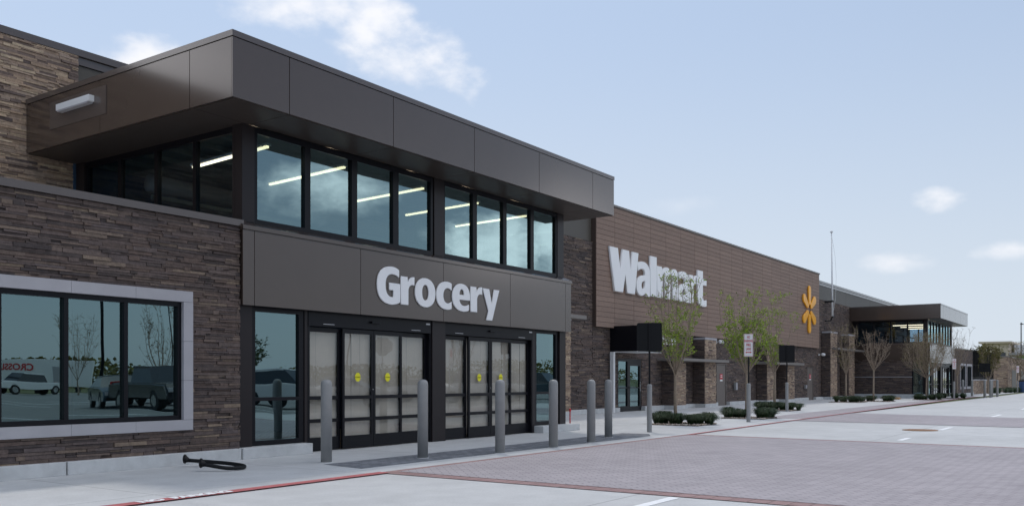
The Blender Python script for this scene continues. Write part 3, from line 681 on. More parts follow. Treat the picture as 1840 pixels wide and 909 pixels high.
# ------------------------------------------------------------------ lettering
def path(svg):
    tk = svg.split(); i = 0; out = []; cur = []; p = None
    while i < len(tk):
        c = tk[i]; i += 1
        if c == 'M':
            if cur: out.append(cur)
            p = (float(tk[i]), float(tk[i + 1])); i += 2; cur = [p]
        elif c == 'L': p = (float(tk[i]), float(tk[i + 1])); i += 2; cur.append(p)
        elif c == 'C':
            a = (float(tk[i]), float(tk[i + 1])); b = (float(tk[i + 2]), float(tk[i + 3])); e = (float(tk[i + 4]), float(tk[i + 5])); i += 6
            for k in range(1, 9):
                t_ = k / 8; u_ = 1 - t_
                cur.append(tuple(u_**3 * p[q] + 3 * u_ * u_ * t_ * a[q] + 3 * u_ * t_ * t_ * b[q] + t_**3 * e[q] for q in (0, 1)))
            p = e
        elif c == 'Z': out.append(cur); cur = []
    if cur: out.append(cur)
    return out
GL = {
 'G': 'M .95 .93 L .95 .73 C .85 .78 .76 .80 .66 .80 C .46 .80 .36 .68 .36 .50 C .36 .31 .46 .20 .62 .20 C .66 .20 .69 .205 .70 .21 L .70 .38 L .52 .38 L .52 .57 L 1 .57 L 1 .08 C .88 .03 .74 0 .60 0 C .22 0 0 .18 0 .5 C 0 .82 .24 1 .64 1 C .76 1 .87 .97 .95 .93 Z',
 'r': 'M 0 0 L 0 .97 L .48 .97 L .52 .78 C .60 .92 .75 1 1 .99 L 1 .70 C .70 .74 .55 .64 .55 .48 L .55 0 Z',
 'o': 'M 0 .5 C 0 .80 .2 1 .5 1 C .8 1 1 .80 1 .5 C 1 .2 .8 0 .5 0 C .2 0 0 .2 0 .5 Z M .34 .5 C .34 .67 .40 .765 .5 .765 C .6 .765 .66 .67 .66 .5 C .66 .33 .6 .235 .5 .235 C .40 .235 .34 .33 .34 .5 Z',
 'c': 'M 1 .95 L 1 .70 C .90 .75 .82 .77 .74 .77 C .56 .77 .45 .66 .45 .5 C .45 .33 .56 .23 .74 .23 C .83 .23 .92 .26 1 .31 L 1 .05 C .90 .015 .80 0 .68 0 C .26 0 0 .19 0 .5 C 0 .80 .26 1 .70 1 C .80 1 .91 .985 1 .95 Z',
 'e': 'M .99 .42 L .40 .42 C .42 .27 .52 .21 .68 .21 C .77 .21 .86 .235 .94 .275 L .94 .06 C .84 .02 .73 0 .62 0 C .24 0 0 .19 0 .5 C 0 .8 .2 1 .52 1 C .83 1 1 .82 1 .52 C 1 .48 .995 .45 .99 .42 Z M .40 .60 L .66 .60 C .66 .73 .62 .80 .53 .80 C .45 .80 .40 .72 .40 .60 Z',
 'y': 'M 0 1 L .38 1 L .54 .53 L .68 1 L 1 1 L .56 0 L .20 0 L .34 .30 Z',
 'W': 'M 0 1 L .27 1 L .36 .52 L .44 1 L .66 1 L .725 .50 L .78 1 L 1 1 L .87 0 L .60 0 L .53 .42 L .45 0 L .17 0 Z',
 'a': 'M .07 .93 C .2 .98 .35 1 .5 1 C .83 1 1 .87 1 .62 L 1 0 L .70 0 L .66 .10 C .58 .03 .48 -.01 .35 -.01 C .13 -.01 0 .1 0 .26 C 0 .48 .22 .60 .62 .61 L .62 .66 C .62 .74 .56 .78 .44 .78 C .32 .78 .22 .75 .12 .70 Z M .62 .44 C .46 .43 .37 .38 .37 .29 C .37 .23 .41 .2 .47 .2 C .55 .2 .62 .27 .62 .35 Z',
 'l': 'M 0 0 L 0 1 L 1 1 L 1 0 Z',
 'm': 'M 0 0 L 0 .98 L .22 .98 L .25 .86 C .31 .95 .38 1 .46 1 C .55 1 .61 .96 .65 .86 C .70 .95 .77 1 .85 1 C .95 1 1 .90 1 .72 L 1 0 L .74 0 L .74 .66 C .74 .74 .72 .78 .69 .78 C .65 .78 .63 .73 .63 .66 L .63 0 L .37 0 L .37 .66 C .37 .74 .35 .78 .32 .78 C .28 .78 .26 .73 .26 .66 L .26 0 Z',
 't': 'M .18 .80 L .18 1 L .66 1 L .66 .79 L 1 .79 L 1 .60 L .66 .60 L .66 .30 C .66 .2 .72 .17 .82 .17 C .9 .17 .96 .18 1 .2 L 1 .02 C .92 0 .82 -.01 .7 -.01 C .35 -.01 .18 .1 .18 .32 L .18 .60 L 0 .60 L 0 .78 Z'}
def glyph_mesh(contours, x0, x1, z0, z1, ext, bev):
    cu = bpy.data.curves.new('g', 'CURVE'); cu.dimensions = '2D'; cu.fill_mode = 'BOTH'; cu.extrude = ext; cu.bevel_depth = bev; cu.bevel_resolution = 2; cu.offset = -bev
    for c in contours:
        sp = cu.splines.new('POLY'); sp.points.add(len(c) - 1); sp.use_cyclic_u = True
        for k, (x, y) in enumerate(c): sp.points[k].co = (x0 + (x1 - x0) * x, z0 + (z1 - z0) * y, 0, 1)
    ob = bpy.data.objects.new('g', cu); C.objects.link(ob)
    me = bpy.data.meshes.new_from_object(ob.evaluated_get(bpy.context.evaluated_depsgraph_get())); bpy.data.objects.remove(ob)
    me.transform(Matrix.Rotation(R(90), 4, 'X')); return me
def sign(name, label, y, letters, ext, bev, material='white_letter'):
    x0 = letters[0][1]; z0 = letters[0][3]
    t = empty(name, (x0, y, z0), 0, label, 'sign')
    for ch, a, b, za, zb in letters:
        o_ = link(glyph_mesh(path(GL[ch]), a - x0, b - x0, za - z0, zb - z0, ext, bev), 'letter', M[material], t)
    return t
sign('wall_sign', 'raised white letters reading Grocery on the bronze band above the near entrance doors', 11.785, [
    ('G', 12.54, 13.19, 2.72, 3.45), ('r', 13.21, 13.61, 2.745, 3.31), ('o', 13.63, 14.26, 2.735, 3.32), ('c', 14.29, 14.79, 2.73, 3.31),
    ('e', 14.81, 15.42, 2.725, 3.31), ('r', 15.44, 15.86, 2.74, 3.30), ('y', 15.88, 16.50, 2.59, 3.28)], .008, .006)
sign('wall_sign', 'large raised white letters reading Walmart on the brown timber panel', 16.745, [
    ('W', 30.72, 33.15, 4.72, 6.42), ('a', 32.98, 34.2, 4.72, 6.12), ('l', 34.24, 34.84, 4.76, 6.44), ('m', 34.88, 36.98, 4.76, 6.12),
    ('a', 37.0, 38.2, 4.75, 6.11), ('r', 38.24, 39.05, 4.76, 6.08), ('t', 38.93, 40.2, 4.70, 6.34)], .03, .022)
def petal(L_, w0, w1, n=10):
    c = []
    for k in range(n + 1): a = R(180 + 180 * k / n); c.append((w0 * math.cos(a), w0 + w0 * math.sin(a)))
    for k in range(n + 1): a = R(180 * k / n); c.append((w1 * math.cos(a), L_ - w1 + w1 * math.sin(a)))
    return c
t = empty('wall_emblem', (56.5, 16.74, 5.62), 0, 'six raised orange petals in a starburst on the right end of the brown timber panel', 'emblem')
for ang, L_, a_, b_ in ((0, 1.20, .20, .255), (59, 1.22, .17, .27), (-59, 1.22, .17, .27), (180, 1.20, .20, .255), (121, 1.22, .17, .27), (-121, 1.22, .17, .27)):
    pc = petal(L_, a_, b_)
    me = glyph_mesh([pc], 0, 1, .27, 1.27, .02, .03); me.transform(Matrix.Rotation(R(ang), 4, 'Y'))
    link(me, 'petal', M['orange_acrylic'], t)
me = fit(text_mesh('Pickup', .5, .03, .012), 2.35, .62, Matrix.Rotation(R(90), 4, 'X'))
t = link(me, 'wall_sign', M['white_letter'], loc=(35.95, 16.88, 2.97)); tag(t, 'small white letters reading Pickup on dark stone behind the nearest leafy tree', 'sign')

# flagpole on the wall
t = empty('flagpole', (60.75, 16.5, 5.46), 0, 'tall thin white pole with rope fixed to the wall past the timber panel', 'flagpole')
m = MB(); m.tube([(0, 0, 0), (-.05, 0, 2.0), (-.2, 0, 5.4)], [.07, .055, .03], 12); m.build('pole', M['white_paint'], t, smooth=True)
m = MB(); m.lathe([(.02, 0), (.09, .04), (.1, .1), (.05, .17)], 14, (-.2, 0, 5.4)); m.build('finial', M['white_paint'], t, smooth=True)
m = MB(); m.tube([(-.2, 0, 5.3), (.45, -.05, 4.0), (.75, -.05, 2.6), (.55, -.05, 1.2), (.1, -.06, .4)], .008, 5); m.build('rope', M['white_paint'], t)
m = MB(); m.tube([(.42, 0, .02), (0, 0, -.05), (-.0, .1, -.3), (-.35, .35, -.34)], .045, 8); m.box(-.12, .12, -.09, .5, .9, 1.0); m.build('bracket', M['black_metal'], t)

# ------------------------------------------------------------------ bollards
def bollard(name='bollard'):
    t = empty(name, (0, 0, 0)); r = .086
    m = MB(); m.lathe([(r, 0), (r, 1.195), (r * .97, 1.225), (r * .85, 1.252), (r * .6, 1.272), (r * .25, 1.281), (.004, 1.283)], 28); m.build('cover', M['bollard_grey'], t, smooth=True)
    m = MB(); m.lathe([(r + .016, 0), (r + .013, .008), (r + .001, .010)], 28); m.build('base_ring', M['concrete_curb'], t)
    return t
nb = bollard()
labs = ['nearest grey bollard, in front of the left sliding door beside the stone plinth', 'grey bollard second from the left, at the right edge of the left sliding doors', 'grey bollard third from the left, in front of the right sliding doors',
        'grey bollard fourth from the left, before the right sidelight of the near entrance', 'grey bollard fifth from the left, against the dark stone wall', 'grey bollard at the right end of the near row, beside the white downspout']
for i, (x, y) in enumerate([(9.84, 10.3), (11.29, 9.59), (12.83, 9.14), (14.45, 9.06), (16.04, 9.15), (17.65, 9.63)]):
    b = nb if i == 0 else copy_tree(nb); b.location = (x, y, .004); tag(b, labs[i], 'bollard', 'bollards before the near entrance'); b.rotation_euler = (0, 0, i)
fb = [(72.5, 10.45, 'grey bollard behind the far red and white sign, left of the far windows'), (72.24, 9.0, 'leftmost grey bollard of the far group, at the edge of the drive'), (78.0, 10.6, 'grey bollard of the far group standing back near the low wall'),
      (73.2, 8.75, 'left one of three close grey bollards at the far drive'), (75.2, 8.9, 'middle one of three close grey bollards at the far drive'), (76.6, 8.7, 'right one of three close grey bollards at the far drive')]
for px_ in range(6):
    x, y, lb = fb[px_]; b = copy_tree(nb); b.location = (x, y, .004); tag(b, lb, 'bollard', 'bollards before the far entrance')

# ------------------------------------------------------------------ sign posts
def rounded(w_, h_, r, n=5):
    c = []
    for cx, cy, a0 in ((w_ / 2 - r, h_ / 2 - r, 0), (-w_ / 2 + r, h_ / 2 - r, 90), (-w_ / 2 + r, -h_ / 2 + r, 180), (w_ / 2 - r, -h_ / 2 + r, 270)):
        for k in range(n + 1): a = R(a0 + 90 * k / n); c.append((cx + r * math.cos(a), cy + r * math.sin(a)))
    return c
def sign_post(x, y, rz, kind, label, w_=.61, h_=.70, zc=2.32, grp='sign posts in grey sleeves along the drive'):
    """local -y is the side turned to the camera; kind 'back' shows a dark sign back"""
    t = empty('sign_post', (x, y, .004), rz, label, 'sign post', grp)
    m = MB(); m.lathe([(.062, 0), (.062, 1.14), (.05, 1.165), (.03, 1.17)], 20); m.build('sleeve', M['bollard_grey'], t, smooth=False)
    m = MB(); m.box(-.022, .022, -.022, .022, 1.16, zc + h_ / 2 - .02); m.build('pole', M['black_metal'], t)
    if kind == 'back':
        m = MB(); m.prism([(a, zc + b) for a, b in rounded(w_, h_, .05)], 'y', .026, .032); p = m.build('sign_panel', M['black_metal'], t)
    else:
        m = MB(); m.prism([(a, zc + b) for a, b in rounded(w_, h_, .02)], 'y', -.032, -.026); p = m.build('sign_panel', M['sign_white'], t)
        m = MB()
        ww, hh = w_ - .02, h_ - .02
        for q in ((-ww / 2, ww / 2, hh / 2 - .007, hh / 2), (-ww / 2, ww / 2, -hh / 2, -hh / 2 + .007), (-ww / 2, -ww / 2 + .006, -hh / 2 + .007, hh / 2 - .007), (ww / 2 - .006, ww / 2, -hh / 2 + .007, hh / 2 - .007)):
            m.box(q[0], q[1], -.0345, -.0325, zc + q[2], zc + q[3])
        aw = -.215
        m.prism([(-.09, zc + aw), (-.055, zc + aw + .03), (-.055, zc + aw + .012), (.055, zc + aw + .012), (.055, zc + aw + .03), (.09, zc + aw), (.055, zc + aw - .03), (.055, zc + aw - .012), (-.055, zc + aw - .012), (-.055, zc + aw - .03)], 'y', -.0345, -.0325)
        m.build('border', M['red_sign'], p)
        for tx, zz, ww_ in (('NO', .245, .085), ('PARKING', .13, .235), ('FIRE', .01, .13), ('LANE', -.11, .14)):
            me_ = fit(text_mesh(tx, .1, .001, .002), ww_, .078, Matrix.Rotation(R(90), 4, 'X'))
            link(me_, 'lettering', M['red_sign'], p, loc=(0, -.0345, zc + zz))
    return t
sign_post(20.1, 9.83, R(-60), 'back', 'nearest black road sign back on a grey sleeved post before the dark canopy')
sign_post(36.3, 11.65, R(-66), 'back', 'black road sign back on a grey sleeved post beside the small leafy tree')
sign_post(26.56, 9.69, R(-70), 'front', 'white sign with red letters NO PARKING FIRE LANE beside the second tree bed', .27, .69, 2.32)
sign_post(65.4, 9.95, R(-45), 'front', 'narrow white and red fire lane sign on a post before the far entrance', .27, .69, 2.32)
sign_post(85.1, 10.6, R(-80), 'back', 'black back of a road sign at the far iron fence', .85, .75, 2.3)
sign_post(103.0, 9.9, R(-50), 'front', 'white fire lane sign by the far brown garden wall', .27, .69, 2.32)

# ------------------------------------------------------------------ fallen hoop rack
t = empty('bike_rack', (8.16, 11.42, .03), R(-55.3), 'black tubular hoop rack with round flanges lying on the pavement by the stone wall', 'bike rack')
pts = [(0, .05, .07), (.3, .05, .05), (.6, .0, .03), (.82, -.12, .015), (.92, -.30, .01), (.86, -.48, .01), (.74, -.58, .02), (.60, -.60, .045), (.46, -.60, .07)]
def smooth_pts(p, n=5):
    out = []
    for i in range(len(p) - 1):
        p0 = Vector(p[max(i - 1, 0)]); p1 = Vector(p[i]); p2 = Vector(p[i + 1]); p3 = Vector(p[min(i + 2, len(p) - 1)])
        for k in range(n):
            t_ = k / n; out.append(.5 * ((2 * p1) + (-p0 + p2) * t_ + (2 * p0 - 5 * p1 + 4 * p2 - p3) * t_ * t_ + (-p0 + 3 * p1 - 3 * p2 + p3) * t_**3))
    out.append(Vector(p[-1])); return out
m = MB(); m.tube(smooth_pts(pts), .028, 12); m.build('hoop', M['black_metal'], t, smooth=True)
for (x, y, z), (dx, dy) in (((0, .05, .07), (-.99, .03)), ((.46, -.60, .07), (-.98, .03))):
    m = MB(); m.tube([(x + dx * .05, y + dy * .05, z + .02), (x + dx * .065, y + dy * .065, z + .02)], .068, 16); m.tube([(x, y, z), (x + dx * .055, y + dy * .055, z + .018)], [.03, .055], 16)
    m.build('flange', M['black_metal'], t)
# red valve by the near entrance
t = empty('fire_hose_inlet', (19.86, 11.95, 0), 0, 'small red pipe fitting low beside the right end of the near entrance', 'pipe')
m = MB(); m.tube([(0, .0, .0), (0, 0, .5)], .016, 10); m.lathe([(.016, .46), (.028, .48), (.028, .54), (.01, .55)], 12); m.build('riser', M['red_sign'], t)

# manhole
t = empty('manhole_cover', (24.75, 4.55, .0), 0, 'rust coloured round manhole cover flush in the concrete drive', 'manhole cover')
mat('rust_iron', (.30, .16, .08), .8, noise=.3, nscale=20)
m = MB(); m.lathe([(.42, 0), (.42, .012), (.40, .014), (.0, .014)], 30); m.build('lid', M['rust_iron'], t)
m = MB()
for k in range(9): m.box(-.3, .3, -.3 + .075 * k - .008, -.3 + .075 * k + .008, .0145, .019)
m.build('ribs', M['rust_iron'], t)
t = empty('wood_plank', (63.3, 13.0, .01), R(8), 'short tan timber plank lying on the pavement near the far entrance', 'plank')
m = MB(); m.box(-1.0, 1.0, -.15, .15, 0, .06); m.box(-.6, .9, -.1, .18, .06, .11); m.build('boards', M['pallet_wood'], t, bevel=.005)

# ------------------------------------------------------------------ trees
def tree(x, y, H, base, rad, label, leaf='leaf_green', nleaf=2500, limbs=8, twigs=6, lsize=.05, seed=1, lk=.42, lean=(0, 0), bark='bark', tr=.05, grp='young street trees in beds', spread=1.0, sub=4, twr=.005, name='young_tree', topfull=1.0):
    rnd = random.Random(seed); t = empty(name, (x, y, 0), 0, label, 'tree', grp)
    m = MB(); tips = []
    bz = base * .82
    trunk = [(0, 0, 0), (.03 + lean[0] * .3, .02, bz * .3), (-.02 + lean[0] * .7, .0, bz * .65), (lean[0], lean[1], bz)]
    m.tube(smooth_pts(trunk, 4), [tr * (1.25 - .45 * k / 12) for k in range(13)], 9)
    T = Vector(trunk[-1])
    tw = MB()
    for i in range(limbs):
        a = 2 * math.pi * i / limbs + rnd.uniform(-.35, .35); rr = rad * rnd.uniform(.25, .95); top = H * rnd.uniform(.84, 1.0) - abs(rr) * .25
        if i == 0: rr = .1 * rad; top = H
        st = T - Vector((0, 0, rnd.uniform(0, .12)))
        e = Vector((T.x + rr * math.cos(a), T.y + rr * math.sin(a), top))
        mid = st.lerp(e, .35) + Vector((math.cos(a) * rr * .18 * spread, math.sin(a) * rr * .18 * spread, -.05)) + Vector((rnd.uniform(-.05, .05), rnd.uniform(-.05, .05), 0))
        mid2 = st.lerp(e, .7) + Vector((math.cos(a) * rr * .15 * spread, math.sin(a) * rr * .15 * spread, 0)) + Vector((rnd.uniform(-.06, .06), rnd.uniform(-.06, .06), 0))
        pl = smooth_pts([st, mid, mid2, e], 4); n = len(pl)
        m.tube(pl, [tr * lk * (1 - .85 * k / (n - 1)) for k in range(n)], 6)
        for j in range(twigs):
            k = rnd.randint(int(n * .2), n - 2); p0 = pl[k]; d = (pl[k + 1] - pl[k]).normalized()
            side = Vector((rnd.gauss(0, 1), rnd.gauss(0, 1), rnd.uniform(-.1, .8))).normalized()
            ln = rad * rnd.uniform(.3, .75); p1 = p0 + (d * .75 + side * .7).normalized() * ln * .5; p2 = p1 + (d * .9 + side * .45 + Vector((0, 0, .25))).normalized() * ln * .6
            if p2.z > H: p2.z = H - rnd.uniform(0, .2)
            tw.tube([p0, p1, p2], [tr * .15, tr * .10, twr], 4, cap=False)
            for q in range(sub):
                s0 = p0.lerp(p1, rnd.random()) if rnd.random() < .4 else p1.lerp(p2, rnd.random()); dd = Vector((rnd.gauss(0, .7), rnd.gauss(0, .7), rnd.uniform(.1, 1.1))).normalized()
                s1 = s0 + dd * rad * rnd.uniform(.12, .32); tw.tube([s0, s0.lerp(s1, .5) + Vector((rnd.gauss(0, .01), rnd.gauss(0, .01), .01)), s1], [twr, twr, twr * .6], 3, cap=False)
                tips.append((s0, s1))
            tips.append((p1, p2))
    m.build('trunk', M[bark], t, smooth=True)
    tw.build('twigs', M[bark if bark != 'bark' else 'bark'], t)
    if nleaf:
        lf = MB(); cl = [rnd.random() for _ in tips]
        for i in range(nleaf):
            k = rnd.randrange(len(tips)); 
            if cl[k] < .25 and rnd.random() < .7: continue
            a_, b_ = tips[k]; p = a_.lerp(b_, rnd.uniform(.25, 1.08)) + Vector((rnd.gauss(0, .022), rnd.gauss(0, .022), rnd.gauss(0, .022)))
            if leaf == 'leaf_green' and p.z > H * .76 and rnd.random() < .55: continue
            s_ = lsize * rnd.uniform(.55, 1.25); u_ = Vector((rnd.gauss(0, 1), rnd.gauss(0, 1), rnd.gauss(.3, .8))).normalized(); v_ = u_.cross(Vector((rnd.gauss(0, 1), rnd.gauss(0, 1), rnd.gauss(0, 1)))).normalized()
            lf.add([tuple(p), tuple(p + u_ * s_ * .5 + v_ * s_ * .28), tuple(p + u_ * s_), tuple(p + u_ * s_ * .5 - v_ * s_ * .28)], [(0, 1, 2, 3)], min(1, max(0, cl[k] * .5 + rnd.random() * .5)))
        lo = link(lf.mesh('crown'), 'crown', M[leaf], t)
    return t
tree(24.04, 10.93, 4.2, 1.8, 1.08, 'leafy young tree with bright green crown in the nearest planting bed before the white letters', nleaf=5600, limbs=10, twigs=10, lsize=.062, seed=11, tr=.045)
tree(29.23, 10.72, 4.25, 1.8, 1.08, 'leafy young tree with the fullest crown behind the white and red fire lane sign', nleaf=7600, limbs=10, twigs=10, lsize=.07, seed=22, tr=.05)
tree(37.33, 12.49, 4.1, 2.0, .85, 'smaller thin leafed tree beside the middle black sign back', nleaf=3600, limbs=8, twigs=8, lsize=.06, seed=33, tr=.05, leaf='leaf_green')
tree(53.66, 13.81, 4.6, 1.9, .85, 'sparse nearly bare tree before the two farthest tan piers', nleaf=900, limbs=9, twigs=10, lsize=.06, seed=44, leaf='leaf_olive', tr=.055, twr=.005, lk=.32)
tree(55.97, 12.82, 4.1, 2.3, .95, 'bare V shaped tree with reddish upright twigs before the far stone flank', nleaf=0, limbs=12, twigs=8, seed=55, bark='bark', tr=.05, twr=.005, lk=.32, spread=.6)
tree(62.56, 11.11, 4.2, 1.75, 1.35, 'bare round twiggy tree with olive buds before the far corner glass', nleaf=9500, limbs=22, twigs=16, lsize=.045, seed=66, leaf='leaf_olive', tr=.05, twr=.004, lk=.26, spread=2.6)
tree(69.0, 10.3, 4.9, 1.9, 1.1, 'bare open tree before the far entrance doors', nleaf=500, limbs=10, twigs=10, lsize=.05, seed=77, leaf='leaf_olive', tr=.05, twr=.005, lk=.3)
tree(93.0, 11.3, 4.3, 1.5, 1.5, 'dense green tree standing at the far iron fence', nleaf=9000, limbs=10, twigs=10, lsize=.11, seed=88, leaf='leaf_olive', tr=.07, twr=.008)
tree(107.0, 10.0, 5.2, 2.0, 1.6, 'thin olive tree before the far brown garden wall', nleaf=2500, limbs=9, twigs=9, lsize=.09, seed=99, leaf='leaf_olive', tr=.07, twr=.008)

# ------------------------------------------------------------------ planting beds
def grass_clump(x, y, rx, ry, h_, label, seed, n=1500, rz=0):
    rnd = random.Random(seed); m = MB(); cs = [(rnd.uniform(-1, 1) * rx, rnd.uniform(-1, 1) * ry, rnd.uniform(.65, 1.1)) for _ in range(max(9, int(rx * 9)))]
    for i in range(n):
        cx, cy, hs = rnd.choice(cs); a = rnd.uniform(0, 6.283); r0 = rnd.uniform(0, .07); r1 = r0 + rnd.uniform(.05, .30); hh = h_ * hs * rnd.uniform(.55, 1.05)
        ca, sa = math.cos(a), math.sin(a); wx, wy = -sa * .0055, ca * .0055
        p = [(cx + ca * r0, cy + sa * r0, 0), (cx + ca * (r0 + (r1 - r0) * .35), cy + sa * (r0 + (r1 - r0) * .35), hh * .75), (cx + ca * (r0 + (r1 - r0) * .75), cy + sa * (r0 + (r1 - r0) * .75), hh), (cx + ca * r1 * 1.15, cy + sa * r1 * 1.15, hh * rnd.uniform(.55, .85))]
        vs = []
        for k, q in enumerate(p):
            f_ = (1, .95, .7, .1)[k]; vs += [(q[0] - wx * f_, q[1] - wy * f_, q[2]), (q[0] + wx * f_, q[1] + wy * f_, q[2])]
        m.add(vs, [(0, 1, 3, 2), (2, 3, 5, 4), (4, 5, 7, 6)], rnd.random() * .8 + (.2 if rnd.random() < .1 else 0))
    o_ = link(m.mesh('grass_clump'), 'grass_clump', M['grass_blade'], loc=(x, y, .02), rz=rz); tag(o_, label, 'ornamental grass', 'tufted grass in the tree beds'); return o_
def bed(cx, cy, rx, ry, who, seed, near=True, left=True, h_=.33):
    rnd = random.Random(seed)
    m = MB(); m.box(-rx, rx, -ry, ry, .0, .018); o_ = m.build('planting_bed', M['mulch'], loc=(cx, cy, 0)); tag(o_, kind='structure')
    m = MB(); n = 500 if near else 160
    for i in range(n):
        e = rnd.random() < .75; x = rnd.uniform(-rx, rx); y = rnd.uniform(-ry, ry)
        if e:
            if rnd.random() < .5: y = rnd.choice((-1, 1)) * ry * rnd.uniform(.82, 1.02)
            else: x = rnd.choice((-1, 1)) * rx * rnd.uniform(.86, 1.02)
        r = rnd.uniform(.018, .045); z = .02 + r * .3
        vs = []; 
        for k in range(6): a = k * math.pi / 3 + rnd.random() * .4; vs.append((x + r * math.cos(a), y + r * .8 * math.sin(a), z + rnd.uniform(-.004, .004)))
        vs += [(x + rnd.uniform(-.3, .3) * r, y, z + r * .6), (x, y, z - r * .5)]
        m.add(vs, [(k, (k + 1) % 6, 6) for k in range(6)] + [((k + 1) % 6, k, 7) for k in range(6)], rnd.random())
    o_ = m.build('pebbles', M['pebble'], loc=(cx, cy, 0)); tag(o_, 'pale pebbles edging the tree bed ' + who, 'pebbles', kind='stuff')
    nb_ = 4200 if near else 2200
    # the bed runs along the view's diagonal: clumps left and right of the trunk as the camera sees it
    ang = math.atan2(cy, cx); lx, ly = -math.sin(ang), math.cos(ang)
    grass_clump(cx + lx * .46, cy + ly * .46, .37, .24, h_, 'grass clump left of the trunk in the bed ' + who, seed + 1, nb_, ang + math.pi / 2)
    grass_clump(cx - lx * .46, cy - ly * .46, .37, .24, h_, 'grass clump right of the trunk in the bed ' + who, seed + 2, nb_, ang + math.pi / 2)
bed(24.0, 10.65, .68, .70, 'of the nearest leafy tree', 100)
bed(29.2, 10.62, .68, .70, 'of the fullest leafy tree', 110)
bed(37.3, 12.3, .68, .70, 'of the small thin leafed tree', 120)
bed(53.3, 13.6, .9, .85, 'of the sparse tree by far piers', 130, False)
bed(56.3, 12.7, .9, .85, 'of the V shaped tree', 140, False)
bed(62.6, 11.0, .9, .80, 'of the round twiggy tree', 150, False)
bed(68.5, 10.6, .9, .80, 'of the tree at far doors', 160, False)

# ------------------------------------------------------------------ garden centre beyond
t = empty('iron_fence', (88.3, 12.1, 0), 0, 'tall dark iron picket fence on a low stone wall past the far entrance', 'fence')
m = MB()
for k in range(100): m.box(.15 * k, .15 * k + .025, 0, .025, 1.3, 3.95)
m.build('pickets', M['black_metal'], t)
m = MB()
for z in (1.45, 2.6, 3.8): m.box(0, 15.1, -.015, .04, z, z + .05)
for k in range(7): m.box(2.5 * k - .04, 2.5 * k + .04, -.03, .05, 1.3, 4.0)
m.build('rails', M['black_metal'], t)
m = MB(); stones(m, (0, -.15), (1, 0), (0, -1), 15.1, .0, 1.22, hh=(.06, .1), ll=(.2, .6)); m.box(0, 15.1, -.15, .15, 0, 1.22); m.build('low_wall', M['tan_stone'], t)
m = MB(); m.box(-.02, 15.15, -.22, .2, 1.22, 1.32); m.build('coping', M['cast_stone'], t)
t = empty('garden_wall', (105, 11.0, 0), 0, 'brown stone garden wall with a pale coping beyond the iron fence', 'wall')
m = MB(); m.box(.03, 45, .03, 1.4, 0, 3.6); stones(m, (0, 0), (1, 0), (0, -1), 22, 0, 3.6, hh=(.07, .12), ll=(.2, .7)); stones(m, (0, 0), (0, 1), (-1, 0), 1.4, 0, 3.6, hh=(.07, .12), ll=(.2, .6)); m.build('stone_facing', M['tan_stone'], t)
m = MB(); m.box(-.08, 45.1, -.08, 1.5, 3.6, 3.72); m.build('coping', M['awning_metal'], t)
m = MB()
for k in range(3): m.box(3.5 + 9 * k, 7.5 + 9 * k, -.06, .0, 0, 2.3)
m.build('gate_panel', M['metal_wall'], t)
for i, (x, y, sx, lb) in enumerate(((97, 10.9, 3.4, 'low dark shrub row at the foot of the far iron fence'), (103, 10.3, 3.0, 'low dark shrub row at the corner of the brown garden wall'))):
    o_ = grass_clump(x, y, sx, .5, .5, lb, 400 + i, 3500); o_['category'] = 'shrub'; del o_['group']; o_.name = 'shrub_row'
t = empty('trash_bin', (104.5, 9.6, 0), 0, 'dark blue bin standing by the far sign post', 'trash bin')
m = MB(); m.lathe([(.30, 0), (.34, .9), (.34, 1.1)], 18); m.build('bin_body', M['blue_plastic'], t)
m = MB(); m.lathe([(.36, 1.1), (.36, 1.16), (.22, 1.32), (.05, 1.36)], 18); m.build('bin_lid', M['black_metal'], t)
m = MB(); m.box(-15, 40, 20, 80, .0, .6)
sheet('grass_field', [(88.5, 17.3), (160, 17.3), (260, 140), (88.5, 140)], -.015, 'field_green')
t = empty('distant_store', (222, 5, 0), 0, 'distant tan flat roofed building with a white upper part and a green sign', 'building')
m = MB(); m.box(0, 40, 18.1, 23.2, 0, 9.2); m.build('wall', M['tan_building'], t)
m = MB(); m.box(-.8, 41, 17.4, 23.8, 9.2, 9.6); m.build('roof_slab', M['tan_building'], t)
m = MB(); m.box(1, 40, -14, 18.0, 0, 6.6); m.build('front_wing', M['tan_building'], t)
m = MB(); m.box(-.2, 41, -14.8, 17.9, 6.6, 7.1); m.build('roof_slab', M['cast_stone'], t)
m = MB(); m.box(6, 30, 11, 17.6, 7.1, 9.0); m.build('upper_wall', M['white_paint'], t)
m = MB(); m.box(.7, .95, 14.0, 16.2, 4.2, 6.4); m.build('green_sign', mat('sign_green', (.12, .42, .04), .5), t)
m = MB(); m.box(-.1, -.01, 18.6, 22.6, 5.0, 7.2); m.build('window_band', M['car_glass'], t)

